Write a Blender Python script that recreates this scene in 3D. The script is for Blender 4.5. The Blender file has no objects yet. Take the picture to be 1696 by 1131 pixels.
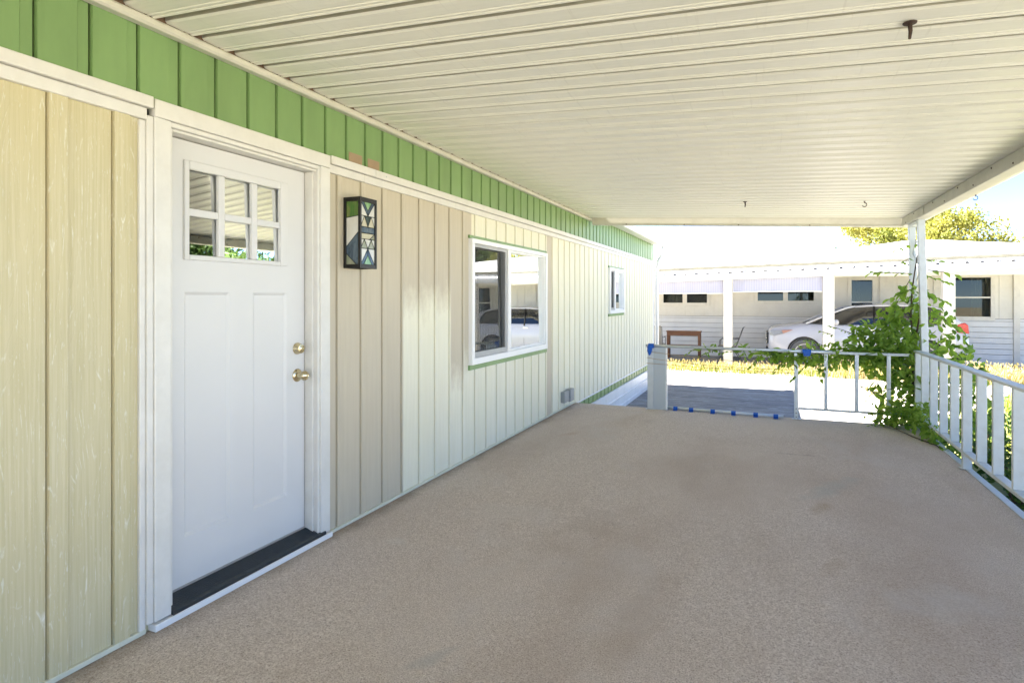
import bpy, math, random
from mathutils import Vector, Matrix
R = math.radians
SC = bpy.context.scene

# ------------------------------------------------------------------ camera, world, sun, exposure
cd = bpy.data.cameras.new("camera"); cam = bpy.data.objects.new("camera", cd)
SC.collection.objects.link(cam); SC.camera = cam
TH = math.atan(0.424)
cam.location = (2.41, 0.0, 1.40); cam.rotation_euler = (R(90), 0, TH)
cd.sensor_width = 36; cd.lens = 36 * 1000 / 1696; cd.shift_y = -70.5 / 1696
cd.clip_start = 0.05; cd.clip_end = 2000

SUNV = Vector((-1.0, -0.05, 1.215)).normalized()
SUN_EL = math.asin(SUNV.z); SUN_ROT = math.atan2(SUNV.x, SUNV.y)
w = bpy.data.worlds.new("World"); SC.world = w; w.use_nodes = True
wn = w.node_tree; wn.nodes.clear()
sky = wn.nodes.new("ShaderNodeTexSky"); sky.sky_type = 'NISHITA'; sky.sun_disc = False
sky.sun_elevation = SUN_EL; sky.sun_rotation = SUN_ROT; sky.air_density = 0.36; sky.dust_density = 0.0; sky.ozone_density = 1.6
bg = wn.nodes.new("ShaderNodeBackground"); bg.inputs[1].default_value = 0.066
wo = wn.nodes.new("ShaderNodeOutputWorld")
wn.links.new(sky.outputs[0], bg.inputs[0]); wn.links.new(bg.outputs[0], wo.inputs[0])
sd = bpy.data.lights.new("sun", 'SUN'); so = bpy.data.objects.new("sun", sd); SC.collection.objects.link(so)
sd.energy = 5.0; sd.angle = R(0.5); sd.color = (1.0, 0.95, 0.87)
so.rotation_euler = SUNV.to_track_quat('Z', 'Y').to_euler(); so.location = SUNV * 60

SC.view_settings.view_transform = 'Standard'; SC.view_settings.look = 'None'
SC.view_settings.exposure = 3.36; SC.view_settings.gamma = 1.0
SC.render.engine = 'CYCLES'
SC.cycles.max_bounces = 10; SC.cycles.diffuse_bounces = 6; SC.cycles.transparent_max_bounces = 16
SC.cycles.use_denoising = True

# ------------------------------------------------------------------ helpers
COL = SC.collection
G = -0.555          # ground level beside the deck
NG = -0.477         # the neighbour's slab

class MB:
    def __init__(s): s.v = []; s.f = []; s.mi = []; s.cur = 0
    def face(s, pts):
        n = len(s.v); s.v += [tuple(p) for p in pts]; s.f.append(tuple(range(n, n + len(pts)))); s.mi.append(s.cur)
    def idx(s, vs, fs):
        n = len(s.v); s.v += [tuple(p) for p in vs]
        for f in fs: s.f.append(tuple(n + i for i in f)); s.mi.append(s.cur)
    def box(s, x0, x1, y0, y1, z0, z1):
        s.idx([(x0,y0,z0),(x1,y0,z0),(x1,y1,z0),(x0,y1,z0),(x0,y0,z1),(x1,y0,z1),(x1,y1,z1),(x0,y1,z1)],
              [(0,3,2,1),(4,5,6,7),(0,1,5,4),(1,2,6,5),(2,3,7,6),(3,0,4,7)])
    def prism(s, poly, a, axis, b):
        # polygon (in the two other axes, counter clockwise or not) swept along an axis from a to b
        def P(u, v, t):
            return {'x': (t, u, v), 'y': (u, t, v), 'z': (u, v, t)}[axis]
        n = len(poly)
        s.idx([P(u, v, a) for u, v in poly] + [P(u, v, b) for u, v in poly],
              [tuple(range(n))[::-1], tuple(range(n, 2*n))] + [(i, (i+1) % n, n+(i+1) % n, n+i) for i in range(n)])
    def tube(s, pts, r, n=8, cap=True):
        pts = [Vector(p) for p in pts]; m = len(pts)
        rs = r if isinstance(r, (list, tuple)) else [r]*m
        rings = []; up = Vector((0.13, 0.21, 0.97))
        for i, p in enumerate(pts):
            d = (pts[min(i+1, m-1)] - pts[max(i-1, 0)])
            d = d.normalized() if d.length > 1e-9 else Vector((0,0,1))
            a = d.cross(up)
            if a.length < 1e-3: a = d.cross(Vector((1,0,0)))
            a.normalize(); b = d.cross(a).normalized()
            rings.append([p + (a*math.cos(2*math.pi*k/n) + b*math.sin(2*math.pi*k/n))*rs[i] for k in range(n)])
        vs = [q for rg in rings for q in rg]; fs = []
        for i in range(m-1):
            for k in range(n):
                fs.append((i*n+k, i*n+(k+1) % n, (i+1)*n+(k+1) % n, (i+1)*n+k))
        if cap: fs += [tuple(range(n))[::-1], tuple(range((m-1)*n, m*n))]
        s.idx(vs, fs)
    def lathe(s, prof, origin, axis, n=24):
        # prof: (distance along axis, radius)
        o = Vector(origin); d = Vector(axis).normalized(); a = d.cross(Vector((0.1, 0.3, 0.95))).normalized(); b = d.cross(a)
        vs = []; fs = []
        for t, r in prof:
            for k in range(n):
                an = 2*math.pi*k/n
                vs.append(o + d*t + (a*math.cos(an) + b*math.sin(an))*r)
        for i in range(len(prof)-1):
            for k in range(n):
                fs.append((i*n+k, i*n+(k+1) % n, (i+1)*n+(k+1) % n, (i+1)*n+k))
        fs += [tuple(range(n))[::-1], tuple(range((len(prof)-1)*n, len(prof)*n))]
        s.idx(vs, fs)
    def leaf(s, p, d, nrm, L, W, fold=0.18):
        d = d.normalized(); sd_ = d.cross(nrm)
        if sd_.length < 1e-4: sd_ = d.cross(Vector((1, 0.2, 0)))
        sd_.normalize(); n2 = sd_.cross(d).normalized()
        h = W*fold
        s.idx([p, p+d*L*0.3+sd_*W*0.46+n2*h, p+d*L*0.66+sd_*W*0.38+n2*h, p+d*L-n2*h*0.6,
               p+d*L*0.66-sd_*W*0.38+n2*h, p+d*L*0.3-sd_*W*0.46+n2*h], [(0,1,2,3), (0,3,4,5)])
    def build(s, name, mats, parent=None, smooth=False, bevel=0.0, seg=2, autos=None):
        me = bpy.data.meshes.new(name)
        off = Vector((0,0,0)); q = parent
        while q is not None: off += Vector(q.location); q = q.parent
        me.from_pydata([(a-off.x, b-off.y, c-off.z) for a, b, c in s.v], [], s.f)
        if not isinstance(mats, (list, tuple)): mats = [mats]
        for m in mats: me.materials.append(m)
        if len(mats) > 1: me.polygons.foreach_set('material_index', s.mi)
        if smooth or autos:
            me.polygons.foreach_set('use_smooth', [True]*len(me.polygons))
            if autos: 
                try: me.set_sharp_from_angle(angle=R(autos))
                except Exception: pass
        me.validate(); me.update()
        o = bpy.data.objects.new(name, me); COL.objects.link(o)
        if parent is not None: o.parent = parent
        if bevel > 0:
            b = o.modifiers.new("bevel", 'BEVEL'); b.width = bevel; b.segments = seg; b.limit_method = 'ANGLE'; b.angle_limit = R(40)
        return o

def tag(o, label, cat, group=None, kind=None):
    if label: o['label'] = label
    if cat: o['category'] = cat
    if group: o['group'] = group
    if kind: o['kind'] = kind
    return o
def thing(name, loc, label, cat, group=None):
    o = bpy.data.objects.new(name, None); COL.objects.link(o); o.location = loc; o.empty_display_size = 0.2
    return tag(o, label, cat, group)
def copy_tree(o, parent=None):
    c = o.copy(); COL.objects.link(c)
    if parent is not None: c.parent = parent
    for ch in list(o.children): copy_tree(ch, c)
    return c
def mk(name, mats, parent, fn, **k):
    m = MB(); fn(m); return m.build(name, mats, parent, **k)

# ------------------------------------------------------------------ materials
class N:
    def __init__(s, name):
        s.m = bpy.data.materials.new(name); s.m.use_nodes = True; s.t = s.m.node_tree; s.t.nodes.clear()
        s.out = s.t.nodes.new("ShaderNodeOutputMaterial")
    def n(s, kind, **k):
        nd = s.t.nodes.new("ShaderNode" + kind)
        for a, b in k.items(): setattr(nd, a, b)
        return nd
    def l(s, a, b): s.t.links.new(a, b)
    def pos(s, scale=(1,1,1), obj=True):
        g = s.n("TexCoord") if obj else s.n("NewGeometry")
        mp = s.n("Mapping"); mp.inputs['Scale'].default_value = scale
        s.l(g.outputs['Object' if obj else 'Position'], mp.inputs[0]); return mp.outputs[0]
    def noise(s, scale, detail=4, rough=0.55, st=(1,1,1), obj=True, dist=0.0):
        nz = s.n("TexNoise"); nz.inputs['Scale'].default_value = scale; nz.inputs['Detail'].default_value = detail
        nz.inputs['Roughness'].default_value = rough; nz.inputs['Distortion'].default_value = dist
        s.l(s.pos(st, obj), nz.inputs['Vector']); return nz.outputs['Fac']
    def ramp(s, fac, stops, interp='LINEAR'):
        r = s.n("ValToRGB"); r.color_ramp.interpolation = interp
        e = r.color_ramp.elements
        while len(e) < len(stops): e.new(0.5)
        for i, (p, c) in enumerate(stops):
            e[i].position = p; e[i].color = (c, c, c, 1) if isinstance(c, (int, float)) else (*c, 1)
        s.l(fac, r.inputs[0]); return r.outputs[0]
    def mix(s, fac, a, b, typ='MIX'):
        m = s.n("MixRGB", blend_type=typ)
        for sock, val in ((m.inputs[0], fac), (m.inputs[1], a), (m.inputs[2], b)):
            if isinstance(val, (int, float)): sock.default_value = val if sock == m.inputs[0] else (val, val, val, 1)
            elif isinstance(val, (tuple, list)): sock.default_value = (*val, 1)
            else: s.l(val, sock)
        return m.outputs[0]
    def math(s, op, a, b=0.0, clamp=False):
        m = s.n("Math", operation=op, use_clamp=clamp)
        for sock, val in ((m.inputs[0], a), (m.inputs[1], b)):
            if isinstance(val, (int, float)): sock.default_value = val
            else: s.l(val, sock)
        return m.outputs[0]
    def bsdf(s, col, rough=0.5, metal=0.0, spec=0.5, bump=None, bstr=0.2, bdist=0.01, coat=0.0, alpha=None):
        p = s.n("BsdfPrincipled")
        for nm, val in (('Base Color', col), ('Roughness', rough), ('Metallic', metal)):
            if isinstance(val, (int, float)): p.inputs[nm].default_value = val if nm != 'Base Color' else (val, val, val, 1)
            elif isinstance(val, (tuple, list)): p.inputs[nm].default_value = (*val, 1)
            else: s.l(val, p.inputs[nm])
        p.inputs['Specular IOR Level'].default_value = spec
        p.inputs['Coat Weight'].default_value = coat
        if bump is not None:
            b = s.n("Bump"); b.inputs['Strength'].default_value = bstr; b.inputs['Distance'].default_value = bdist
            s.l(bump, b.inputs['Height']); s.l(b.outputs[0], p.inputs['Normal'])
        s.l(p.outputs[0], s.out.inputs[0]); return p

def paint(name, c, rough=0.45, var=0.08, scale=6, metal=0.0, spec=0.4, st=(1,1,1), bstr=0.05, dirt=None, dscale=3.0, damt=0.3, coat=0.0):
    k = N(name); nz = k.noise(scale, 5, 0.6, st)
    lo = tuple(x*(1-var) for x in c); hi = tuple(min(1, x*(1+var)) for x in c)
    col = k.ramp(nz, [(0.3, lo), (0.7, hi)])
    if dirt:
        d = k.ramp(k.noise(dscale, 8, 0.7, st), [(0.5, 0.0), (0.75, damt)])
        col = k.mix(d, col, dirt)
    k.bsdf(col, rough, metal, spec, nz, bstr, 0.004, coat); return k.m

def glass_mat(name, tint, refl, interior=True):
    # window pane: mirror reflection over a see-through tinted sheet
    k = N(name); g = k.n("BsdfGlossy"); g.inputs['Roughness'].default_value = 0.004; g.inputs['Color'].default_value = (0.95, 0.97, 0.96, 1)
    t = k.n("BsdfTransparent"); t.inputs['Color'].default_value = (*tint, 1)
    lw = k.n("Fresnel"); lw.inputs['IOR'].default_value = 1.5
    f = k.math('ADD', k.math('MULTIPLY', lw.outputs[0], 0.8), refl, True)
    bp = k.n("Bump"); bp.inputs['Strength'].default_value = 0.02; bp.inputs['Distance'].default_value = 0.01
    k.l(k.noise(1.3, 1, 0.4), bp.inputs['Height']); k.l(bp.outputs[0], g.inputs['Normal'])
    mx = k.n("MixShader"); k.l(f, mx.inputs[0]); k.l(t.outputs[0], mx.inputs[1]); k.l(g.outputs[0], mx.inputs[2]); k.l(mx.outputs[0], k.out.inputs[0])
    return k.m

def leaf_mat(name, c1, c2, trans=0.35, scale=5.0, rough=0.5):
    k = N(name); nz = k.noise(scale, 2, 0.6)
    col = k.ramp(nz, [(0.35, c1), (0.65, c2)])
    p = k.n("BsdfPrincipled"); k.l(col, p.inputs['Base Color']); p.inputs['Roughness'].default_value = rough; p.inputs['Specular IOR Level'].default_value = 0.35
    tr = k.n("BsdfTranslucent"); k.l(k.mix(1.0, col, (1.5, 1.5, 0.7), 'MULTIPLY'), tr.inputs[0])
    mx = k.n("MixShader"); mx.inputs[0].default_value = trans
    k.l(p.outputs[0], mx.inputs[1]); k.l(tr.outputs[0], mx.inputs[2]); k.l(mx.outputs[0], k.out.inputs[0]); return k.m

WHITE = (0.78, 0.78, 0.74)
m_trim = paint("white_trim_paint", (0.70, 0.68, 0.63), 0.4, 0.05, 9, dirt=(0.52, 0.45, 0.33), dscale=7, damt=0.16)
m_door = paint("door_paint", (0.66, 0.65, 0.635), 0.33, 0.015, 3, bstr=0.02)
m_vinyl = paint("white_vinyl", (0.84, 0.84, 0.83), 0.3, 0.02, 4)
m_green = paint("green_paint", (0.20, 0.325, 0.125), 0.42, 0.10, 5, st=(1,1,0.25), dirt=(0.22, 0.32, 0.125), dscale=2.0, damt=0.4)
m_joint = paint('dirty_joint', (0.30, 0.265, 0.18), 0.8, 0.2, 6)
m_joint_h = paint('dirty_board_joint', (0.38, 0.32, 0.16), 0.8, 0.2, 6)
m_joint_g = paint('dark_green_joint', (0.055, 0.095, 0.03), 0.8, 0.2, 6)
m_bare = paint("bare_primer", (0.34, 0.24, 0.15), 0.6, 0.06, 14)
m_skirt = paint("white_skirting", (0.80, 0.80, 0.80), 0.4, 0.04, 3, dirt=(0.5, 0.46, 0.40), dscale=4, damt=0.3)
m_black = paint("black_metal", (0.012, 0.011, 0.010), 0.35, 0.2, 20)
m_rubber = paint("black_rubber", (0.02, 0.021, 0.023), 0.55, 0.2, 12)
m_thresh = paint("dark_threshold", (0.05, 0.055, 0.058), 0.4, 0.15, 30, metal=0.4)
m_brass = paint("satin_brass", (0.62, 0.53, 0.34), 0.22, 0.06, 20, metal=1.0)
m_rail = paint("rail_paint", (0.62, 0.66, 0.66), 0.42, 0.05, 10, dirt=(0.42, 0.40, 0.33), dscale=9, damt=0.35)
m_alu = paint("mill_aluminium", (0.60, 0.63, 0.64), 0.35, 0.06, 12, metal=0.55)
m_tape = paint("blue_tape", (0.015, 0.11, 0.48), 0.5, 0.15, 40)
m_twine = paint("twine", (0.42, 0.30, 0.16), 0.8, 0.15, 60)
m_greybox = paint("grey_plastic", (0.30, 0.31, 0.31), 0.45, 0.06, 10)
m_rust = paint("rusty_iron", (0.06, 0.035, 0.025), 0.7, 0.4, 60)
m_dark = paint("dark_interior", (0.03, 0.03, 0.028), 0.8, 0.1, 3)
m_room = paint("room_wall", (0.20, 0.19, 0.17), 0.8, 0.05, 3)
m_sash = paint("grey_sash", (0.40, 0.40, 0.39), 0.4, 0.05, 10)
m_bark = paint("bark", (0.10, 0.075, 0.05), 0.85, 0.35, 14, st=(1,1,0.25), bstr=0.5)
m_stem = paint("woody_stem", (0.085, 0.06, 0.045), 0.8, 0.3, 25)
m_gutterw = paint("white_gutter", (0.78, 0.77, 0.74), 0.4, 0.04, 3, dirt=(0.45, 0.43, 0.38), dscale=3, damt=0.4)
m_roofw = paint("white_roof_metal", (0.72, 0.72, 0.74), 0.5, 0.04, 1.5, dirt=(0.45, 0.44, 0.42), dscale=1.2, damt=0.4)
m_roofl = paint("lavender_roof_metal", (0.20, 0.20, 0.235), 0.5, 0.05, 2)
m_post = paint("cream_post", (0.72, 0.69, 0.62), 0.5, 0.05, 3, dirt=(0.4, 0.36, 0.3), dscale=5, damt=0.3)
m_nwall = paint("neighbour_siding", (0.74, 0.71, 0.64), 0.55, 0.04, 3, dirt=(0.42, 0.38, 0.3), dscale=2, damt=0.2)
m_nlap = paint("neighbour_lap_siding", (0.78, 0.77, 0.75), 0.55, 0.04, 3)
m_woodb = paint("brown_wood", (0.16, 0.065, 0.03), 0.5, 0.3, 12, st=(0.4, 3, 3), bstr=0.2)
m_chairm = paint("grey_chair_metal", (0.20, 0.19, 0.18), 0.4, 0.1, 20, metal=0.3)
m_sling = paint("tan_sling", (0.36, 0.33, 0.28), 0.7, 0.1, 60)
m_turf = paint("green_outdoor_carpet", (0.02, 0.13, 0.05), 0.9, 0.2, 40)
m_carp = paint("white_car_paint", (0.56, 0.56, 0.60), 0.22, 0.01, 2, coat=0.6, bstr=0.0)
m_tyre = paint("tyre_rubber", (0.13, 0.13, 0.132), 0.7, 0.15, 20)
m_rim = paint("silver_rim", (0.78, 0.78, 0.77), 0.25, 0.03, 8, metal=0.15)
m_chrome = paint("chrome", (0.8, 0.8, 0.8), 0.1, 0.02, 8, metal=1.0)
m_red = paint("red_lens", (0.55, 0.01, 0.015), 0.15, 0.1, 20, coat=0.5)
m_lens = paint("clear_lens", (0.34, 0.34, 0.33), 0.1, 0.15, 15, coat=0.6)
m_amber = paint("amber_lens", (0.46, 0.24, 0.18), 0.15, 0.1, 15, coat=0.5)
m_glass = glass_mat("window_glass", (0.55, 0.58, 0.56), 0.42)
m_dglass = glass_mat("door_glass", (0.25, 0.25, 0.24), 0.17)
m_cglass = glass_mat("car_glass", (0.10, 0.14, 0.20), 0.10)
m_nglass = glass_mat("neighbour_glass", (0.40, 0.42, 0.40), 0.0)

def m_curtain_():
    k = N("curtain_cloth"); c = k.ramp(k.noise(3, 2, 0.5, (1, 1, 0.1)), [(0.3, (0.42, 0.46, 0.40)), (0.7, (0.60, 0.62, 0.54))])
    p = k.bsdf(c, 0.8, 0, 0.2); return k.m
m_curtain = m_curtain_()

def m_screen_():
    k = N("insect_screen"); t = k.n("BsdfTransparent"); t.inputs[0].default_value = (0.8, 0.8, 0.8, 1)
    d = k.n("BsdfDiffuse"); d.inputs[0].default_value = (0.16, 0.16, 0.155, 1)
    mx = k.n("MixShader")
    wv = k.n("TexWave"); wv.bands_direction = 'Y'; wv.inputs['Scale'].default_value = 9.0; wv.inputs['Distortion'].default_value = 0.4
    k.l(k.pos(), wv.inputs['Vector'])
    k.l(k.math('ADD', k.math('MULTIPLY', wv.outputs['Fac'], 0.16), 0.05), mx.inputs[0])
    k.l(t.outputs[0], mx.inputs[1]); k.l(d.outputs[0], mx.inputs[2]); k.l(mx.outputs[0], k.out.inputs[0]); return k.m
m_screen = m_screen_()

def m_siding_():
    # cream over older taupe: which boards were repainted is part of the wall
    k = N("siding_paint"); g = k.n("NewGeometry"); sp = k.n("SeparateXYZ"); k.l(g.outputs['Position'], sp.inputs[0])
    y, z = sp.outputs[1], sp.outputs[2]
    thr = k.ramp(k.math('DIVIDE', y, 10.0), [(0.0, 0.0), (0.365, 1.86/3), (0.4345, 1.22/3), (0.4575, 1.34/3), (0.4740, 1.0), (0.6695, 0.0), (0.6905, 1.0)], 'CONSTANT')
    nz = k.noise(4.0, 6, 0.7, (1, 1.6, 1.0), False)
    e = k.math('ADD', k.math('SUBTRACT', z, k.math('SUBTRACT', k.math('MULTIPLY', thr, 3.0), 0.6)), k.math('MULTIPLY', k.math('SUBTRACT', nz, 0.5), 0.55))
    mask = k.math('MULTIPLY', e, 4.0, True)
    fine = k.noise(40, 4, 0.6, (1, 1, 0.06), False)
    cream = k.ramp(fine, [(0.3, (0.76, 0.725, 0.57)), (0.7, (0.82, 0.785, 0.63))])
    fleck = k.ramp(k.noise(38, 3, 0.7, (1, 1, 0.22), False), [(0.60, 0.0), (0.70, 0.45)])
    cream = k.mix(fleck, cream, (0.82, 0.80, 0.69))
    mott = k.ramp(k.noise(1.6, 5, 0.6, (1, 1, 0.5), False), [(0.4, 0.0), (0.7, 0.5)])
    cream = k.mix(mott, cream, (0.77, 0.73, 0.53))
    taupe = k.ramp(fine, [(0.3, (0.525, 0.46, 0.345)), (0.7, (0.565, 0.50, 0.38))])
    col = k.mix(mask, cream, taupe)
    k.bsdf(col, 0.5, 0, 0.35, fine, 0.06, 0.003); return k.m
m_siding = m_siding_()

def m_hard_():
    # wood-grained hardboard: cream yellow with pale worn grain
    k = N("hardboard_paint"); g = k.n("NewGeometry"); sp = k.n("SeparateXYZ"); k.l(g.outputs['Position'], sp.inputs[0])
    cell = k.math('FLOOR', k.math('DIVIDE', k.math('SUBTRACT', sp.outputs[1], 0.646), 0.119)) 
    cv = k.n("CombineXYZ"); k.l(k.math('MULTIPLY', cell, 3.37), cv.inputs[0])
    k.l(k.math('MULTIPLY', sp.outputs[1], 6.0), cv.inputs[1]); k.l(k.math('MULTIPLY', sp.outputs[2], 0.75), cv.inputs[2])
    n1 = k.n("TexNoise"); n1.inputs['Scale'].default_value = 1.5; n1.inputs['Detail'].default_value = 1.5; n1.inputs['Roughness'].default_value = 0.4
    k.l(cv.outputs[0], n1.inputs['Vector'])
    ringv = k.math('FRACT', k.math('MULTIPLY', n1.outputs['Fac'], 17.0))
    line = k.ramp(ringv, [(0.0, 1.0), (0.11, 0.0), (0.91, 0.0), (1.0, 1.0)])
    brk = k.ramp(k.noise(9.0, 4, 0.7, (1, 1.6, 0.8), False), [(0.52, 0.0), (0.66, 1.0)])
    gline = k.math('MULTIPLY', line, brk)
    fine = k.noise(110, 3, 0.6, (1, 1, 0.02), False)
    streak = k.ramp(k.noise(120, 3, 0.65, (1, 1, 0.13), False), [(0.62, 0.0), (0.70, 1.0)])
    base = k.ramp(fine, [(0.38, (0.52, 0.465, 0.28)), (0.7, (0.62, 0.56, 0.38))])
    base = k.mix(k.ramp(k.noise(1.4, 4, 0.6, (1, 2, 0.4), False), [(0.35, 0.0), (0.7, 0.6)]), base, (0.60, 0.52, 0.30))
    c = k.mix(k.math('MULTIPLY', streak, 0.7), base, (0.72, 0.71, 0.62))
    c = k.mix(k.math('MULTIPLY', gline, 0.75), c, (0.84, 0.83, 0.75))
    h = k.math('SUBTRACT', fine, k.math('MULTIPLY', line, 0.4))
    k.bsdf(c, 0.5, 0, 0.35, h, 0.35, 0.003); return k.m
m_hard = m_hard_()

def m_carpet_():
    k = N("carpet_pile"); 
    f1 = k.noise(150, 3, 0.75); f2 = k.noise(55, 3, 0.7)
    c = k.ramp(f1, [(0.33, (0.32, 0.25, 0.205)), (0.48, (0.64, 0.55, 0.475)), (0.62, (0.84, 0.76, 0.68))])
    c = k.mix(k.ramp(f2, [(0.35, 0.35), (0.6, 0.0)]), c, (0.46, 0.375, 0.31))
    big = k.noise(0.9, 6, 0.62, (1.0, 0.45, 1))
    c = k.mix(k.ramp(big, [(0.36, 0.40), (0.54, 0.0)]), c, (0.42, 0.325, 0.25))
    c = k.mix(k.ramp(k.noise(1.7, 5, 0.6, (1, 0.7, 1), dist=0.8), [(0.55, 0.0), (0.72, 0.42)]), c, (0.62, 0.57, 0.53))
    g = k.n("TexCoord"); 
    def spot(x, y, rx, ry, rot, col, amt, c, soft=0.38):
        mp = k.n("Mapping", vector_type='TEXTURE'); mp.inputs['Location'].default_value = (x, y, 0); mp.inputs['Rotation'].default_value = (0, 0, rot); mp.inputs['Scale'].default_value = (rx, ry, 1)
        k.l(g.outputs['Object'], mp.inputs[0])
        nv = k.n("TexNoise"); nv.inputs['Scale'].default_value = 6.0; nv.inputs['Detail'].default_value = 4; k.l(g.outputs['Object'], nv.inputs['Vector'])
        ln = k.n("VectorMath", operation='LENGTH'); k.l(mp.outputs[0], ln.inputs[0])
        d = k.math('ADD', ln.outputs['Value'], k.math('MULTIPLY', k.math('SUBTRACT', nv.outputs['Fac'], 0.5), 0.9))
        return k.mix(k.ramp(d, [(0.45, amt), (0.45+soft, 0.0)]), c, col)
    o = (-1.95, -3.0)     # object origin is the deck's corner empty
    c = spot(0.42, 2.95, 0.22, 0.12, 0.3, (0.66, 0.63, 0.58), 0.6, c, 0.3)     # pale round patch by the door
    c = spot(2.75, 4.55, 0.30, 0.12, 1.2, (0.40, 0.285, 0.17), 0.55, c)
    c = spot(2.72, 3.55, 0.28, 0.12, 1.2, (0.40, 0.285, 0.17), 0.5, c)
    c = spot(2.85, 5.05, 0.75, 0.18, 1.1, (0.38, 0.44, 0.43), 0.35, c)
    c = spot(3.15, 3.35, 0.45, 0.30, 0.5, (0.62, 0.58, 0.55), 0.6, c, 0.4)
    c = spot(1.35, 3.5, 0.9, 0.35, 1.35, (0.40, 0.315, 0.24), 0.32, c)
    c = spot(1.9, 2.7, 0.9, 0.20, 1.4, (0.40, 0.305, 0.225), 0.3, c)
    c = spot(1.2, 2.05, 0.20, 0.07, 1.0, (0.42, 0.42, 0.40), 0.6, c)
    c = spot(0.5, 6.0, 0.3, 0.10, 1.0, (0.45, 0.28, 0.17), 0.4, c)
    c = spot(2.65, 6.0, 0.5, 0.04, 0.05, (0.24, 0.19, 0.16), 0.6, c, 0.3)
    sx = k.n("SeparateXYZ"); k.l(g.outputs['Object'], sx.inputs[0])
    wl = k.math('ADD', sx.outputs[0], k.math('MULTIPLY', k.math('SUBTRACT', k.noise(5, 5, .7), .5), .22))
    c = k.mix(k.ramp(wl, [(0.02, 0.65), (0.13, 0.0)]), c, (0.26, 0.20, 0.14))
    c = k.mix(k.ramp(k.noise(26, 2, .5), [(0.73, 0.0), (0.77, 0.4)]), c, (0.24, 0.20, 0.17))
    k.bsdf(c, 0.95, 0, 0.1, f1, 0.9, 0.006); return k.m
m_carpet = m_carpet_()

def m_canopy_():
    k = N("cream_pan_metal"); a = k.noise(70, 3, 0.6, (0.03, 1, 1)); b = k.noise(2.2, 4, 0.6, (0.4, 1, 1)); cch = k.noise(60, 2, 0.6, (1, 0.05, 0.05))
    c = k.ramp(a, [(0.3, (0.81, 0.795, 0.69)), (0.7, (0.86, 0.845, 0.74))])
    c = k.mix(k.ramp(b, [(0.4, 0.0), (0.75, 0.4)]), c, (0.79, 0.77, 0.66))
    c = k.mix(k.ramp(cch, [(0.62, 0.0), (0.75, 0.18)]), c, (0.48, 0.45, 0.38))
    k.bsdf(c, 0.36, 0, 0.5, a, 0.03, 0.002); return k.m
m_canopy = m_canopy_()
m_beam = paint("cream_beam_metal", (0.62, 0.60, 0.51), 0.42, 0.05, 4, st=(1, 1, 1), dirt=(0.40, 0.37, 0.31), dscale=3, damt=0.5)
m_pan_shade = paint('shaded_pan_slot', (0.50, 0.47, 0.37), 0.6, 0.15, 3)  # shade between the ribs, painted as a darker slot and riser colour
m_flashing = paint("brown_flashing", (0.16, 0.10, 0.06), 0.8, 0.35, 14)  # dark brown for the strip above the ledger

def m_ground_(name, c1, c2, c3, s1, s2, bstr=0.4, rough=0.9):
    k = N(name); a = k.noise(s1, 6, 0.65); b = k.noise(s2, 4, 0.7)
    c = k.ramp(a, [(0.3, c1), (0.7, c2)]); c = k.mix(k.ramp(b, [(0.5, 0.0), (0.7, 0.7)]), c, c3)
    k.bsdf(c, rough, 0, 0.2, b, bstr, 0.02); return k.m
m_earth = m_ground_("dry_earth", (0.36, 0.31, 0.22), (0.45, 0.39, 0.28), (0.30, 0.29, 0.17), 0.5, 18)
m_lawn = m_ground_("lawn_soil", (0.20, 0.20, 0.07), (0.26, 0.245, 0.10), (0.13, 0.16, 0.05), 0.8, 30)
def m_conc_():
    k = N("concrete"); a = k.noise(0.35, 7, 0.65, (1, 3, 1)); b = k.noise(60, 3, 0.7); s = k.noise(1.5, 7, 0.8, (0.7, 2.6, 1), dist=0.6)
    c = k.ramp(a, [(0.3, (0.30, 0.28, 0.255)), (0.7, (0.40, 0.375, 0.345))])
    c = k.mix(k.ramp(b, [(0.3, 0.25), (0.6, 0.0)]), c, (0.20, 0.185, 0.17))
    c = k.mix(k.ramp(s, [(0.47, 0.0), (0.60, 0.75)]), c, (0.19, 0.185, 0.18))
    c = k.mix(k.ramp(k.noise(3.5, 7, 0.85, (0.6, 2.5, 1)), [(0.53, 0.0), (0.62, 0.8)]), c, (0.60, 0.58, 0.555))
    k.bsdf(c, 0.85, 0, 0.2, b, 0.3, 0.006); return k.m
m_conc = m_conc_()
m_bounce_ground = paint('pale_bounce_ground', (0.46, 0.44, 0.41), 0.85, 0.10, 2.0, dirt=(0.3, 0.28, 0.25), dscale=1.2, damt=0.3)
m_asph = paint("dark_slab", (0.24, 0.24, 0.245), 0.85, 0.15, 10)

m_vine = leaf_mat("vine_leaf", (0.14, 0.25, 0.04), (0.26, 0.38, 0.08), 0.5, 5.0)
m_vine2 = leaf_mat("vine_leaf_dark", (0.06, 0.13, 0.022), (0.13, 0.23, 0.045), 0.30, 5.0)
m_shrub = leaf_mat("shrub_leaf", (0.035, 0.085, 0.018), (0.085, 0.16, 0.03), 0.30, 3.0)
m_redleaf = leaf_mat("reddish_leaf", (0.16, 0.07, 0.03), (0.20, 0.12, 0.04), 0.30, 3.0)
m_tree = leaf_mat("yellow_green_leaf", (0.16, 0.18, 0.035), (0.31, 0.285, 0.075), 0.30, 0.7)
m_tree2 = leaf_mat("dark_green_leaf", (0.035, 0.075, 0.02), (0.08, 0.13, 0.03), 0.25, 0.6)
m_straw = leaf_mat("straw", (0.34, 0.28, 0.14), (0.46, 0.39, 0.23), 0.30, 2.0)
m_blade = leaf_mat("grass_blade", (0.14, 0.20, 0.035), (0.30, 0.32, 0.07), 0.35, 2.5)
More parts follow.
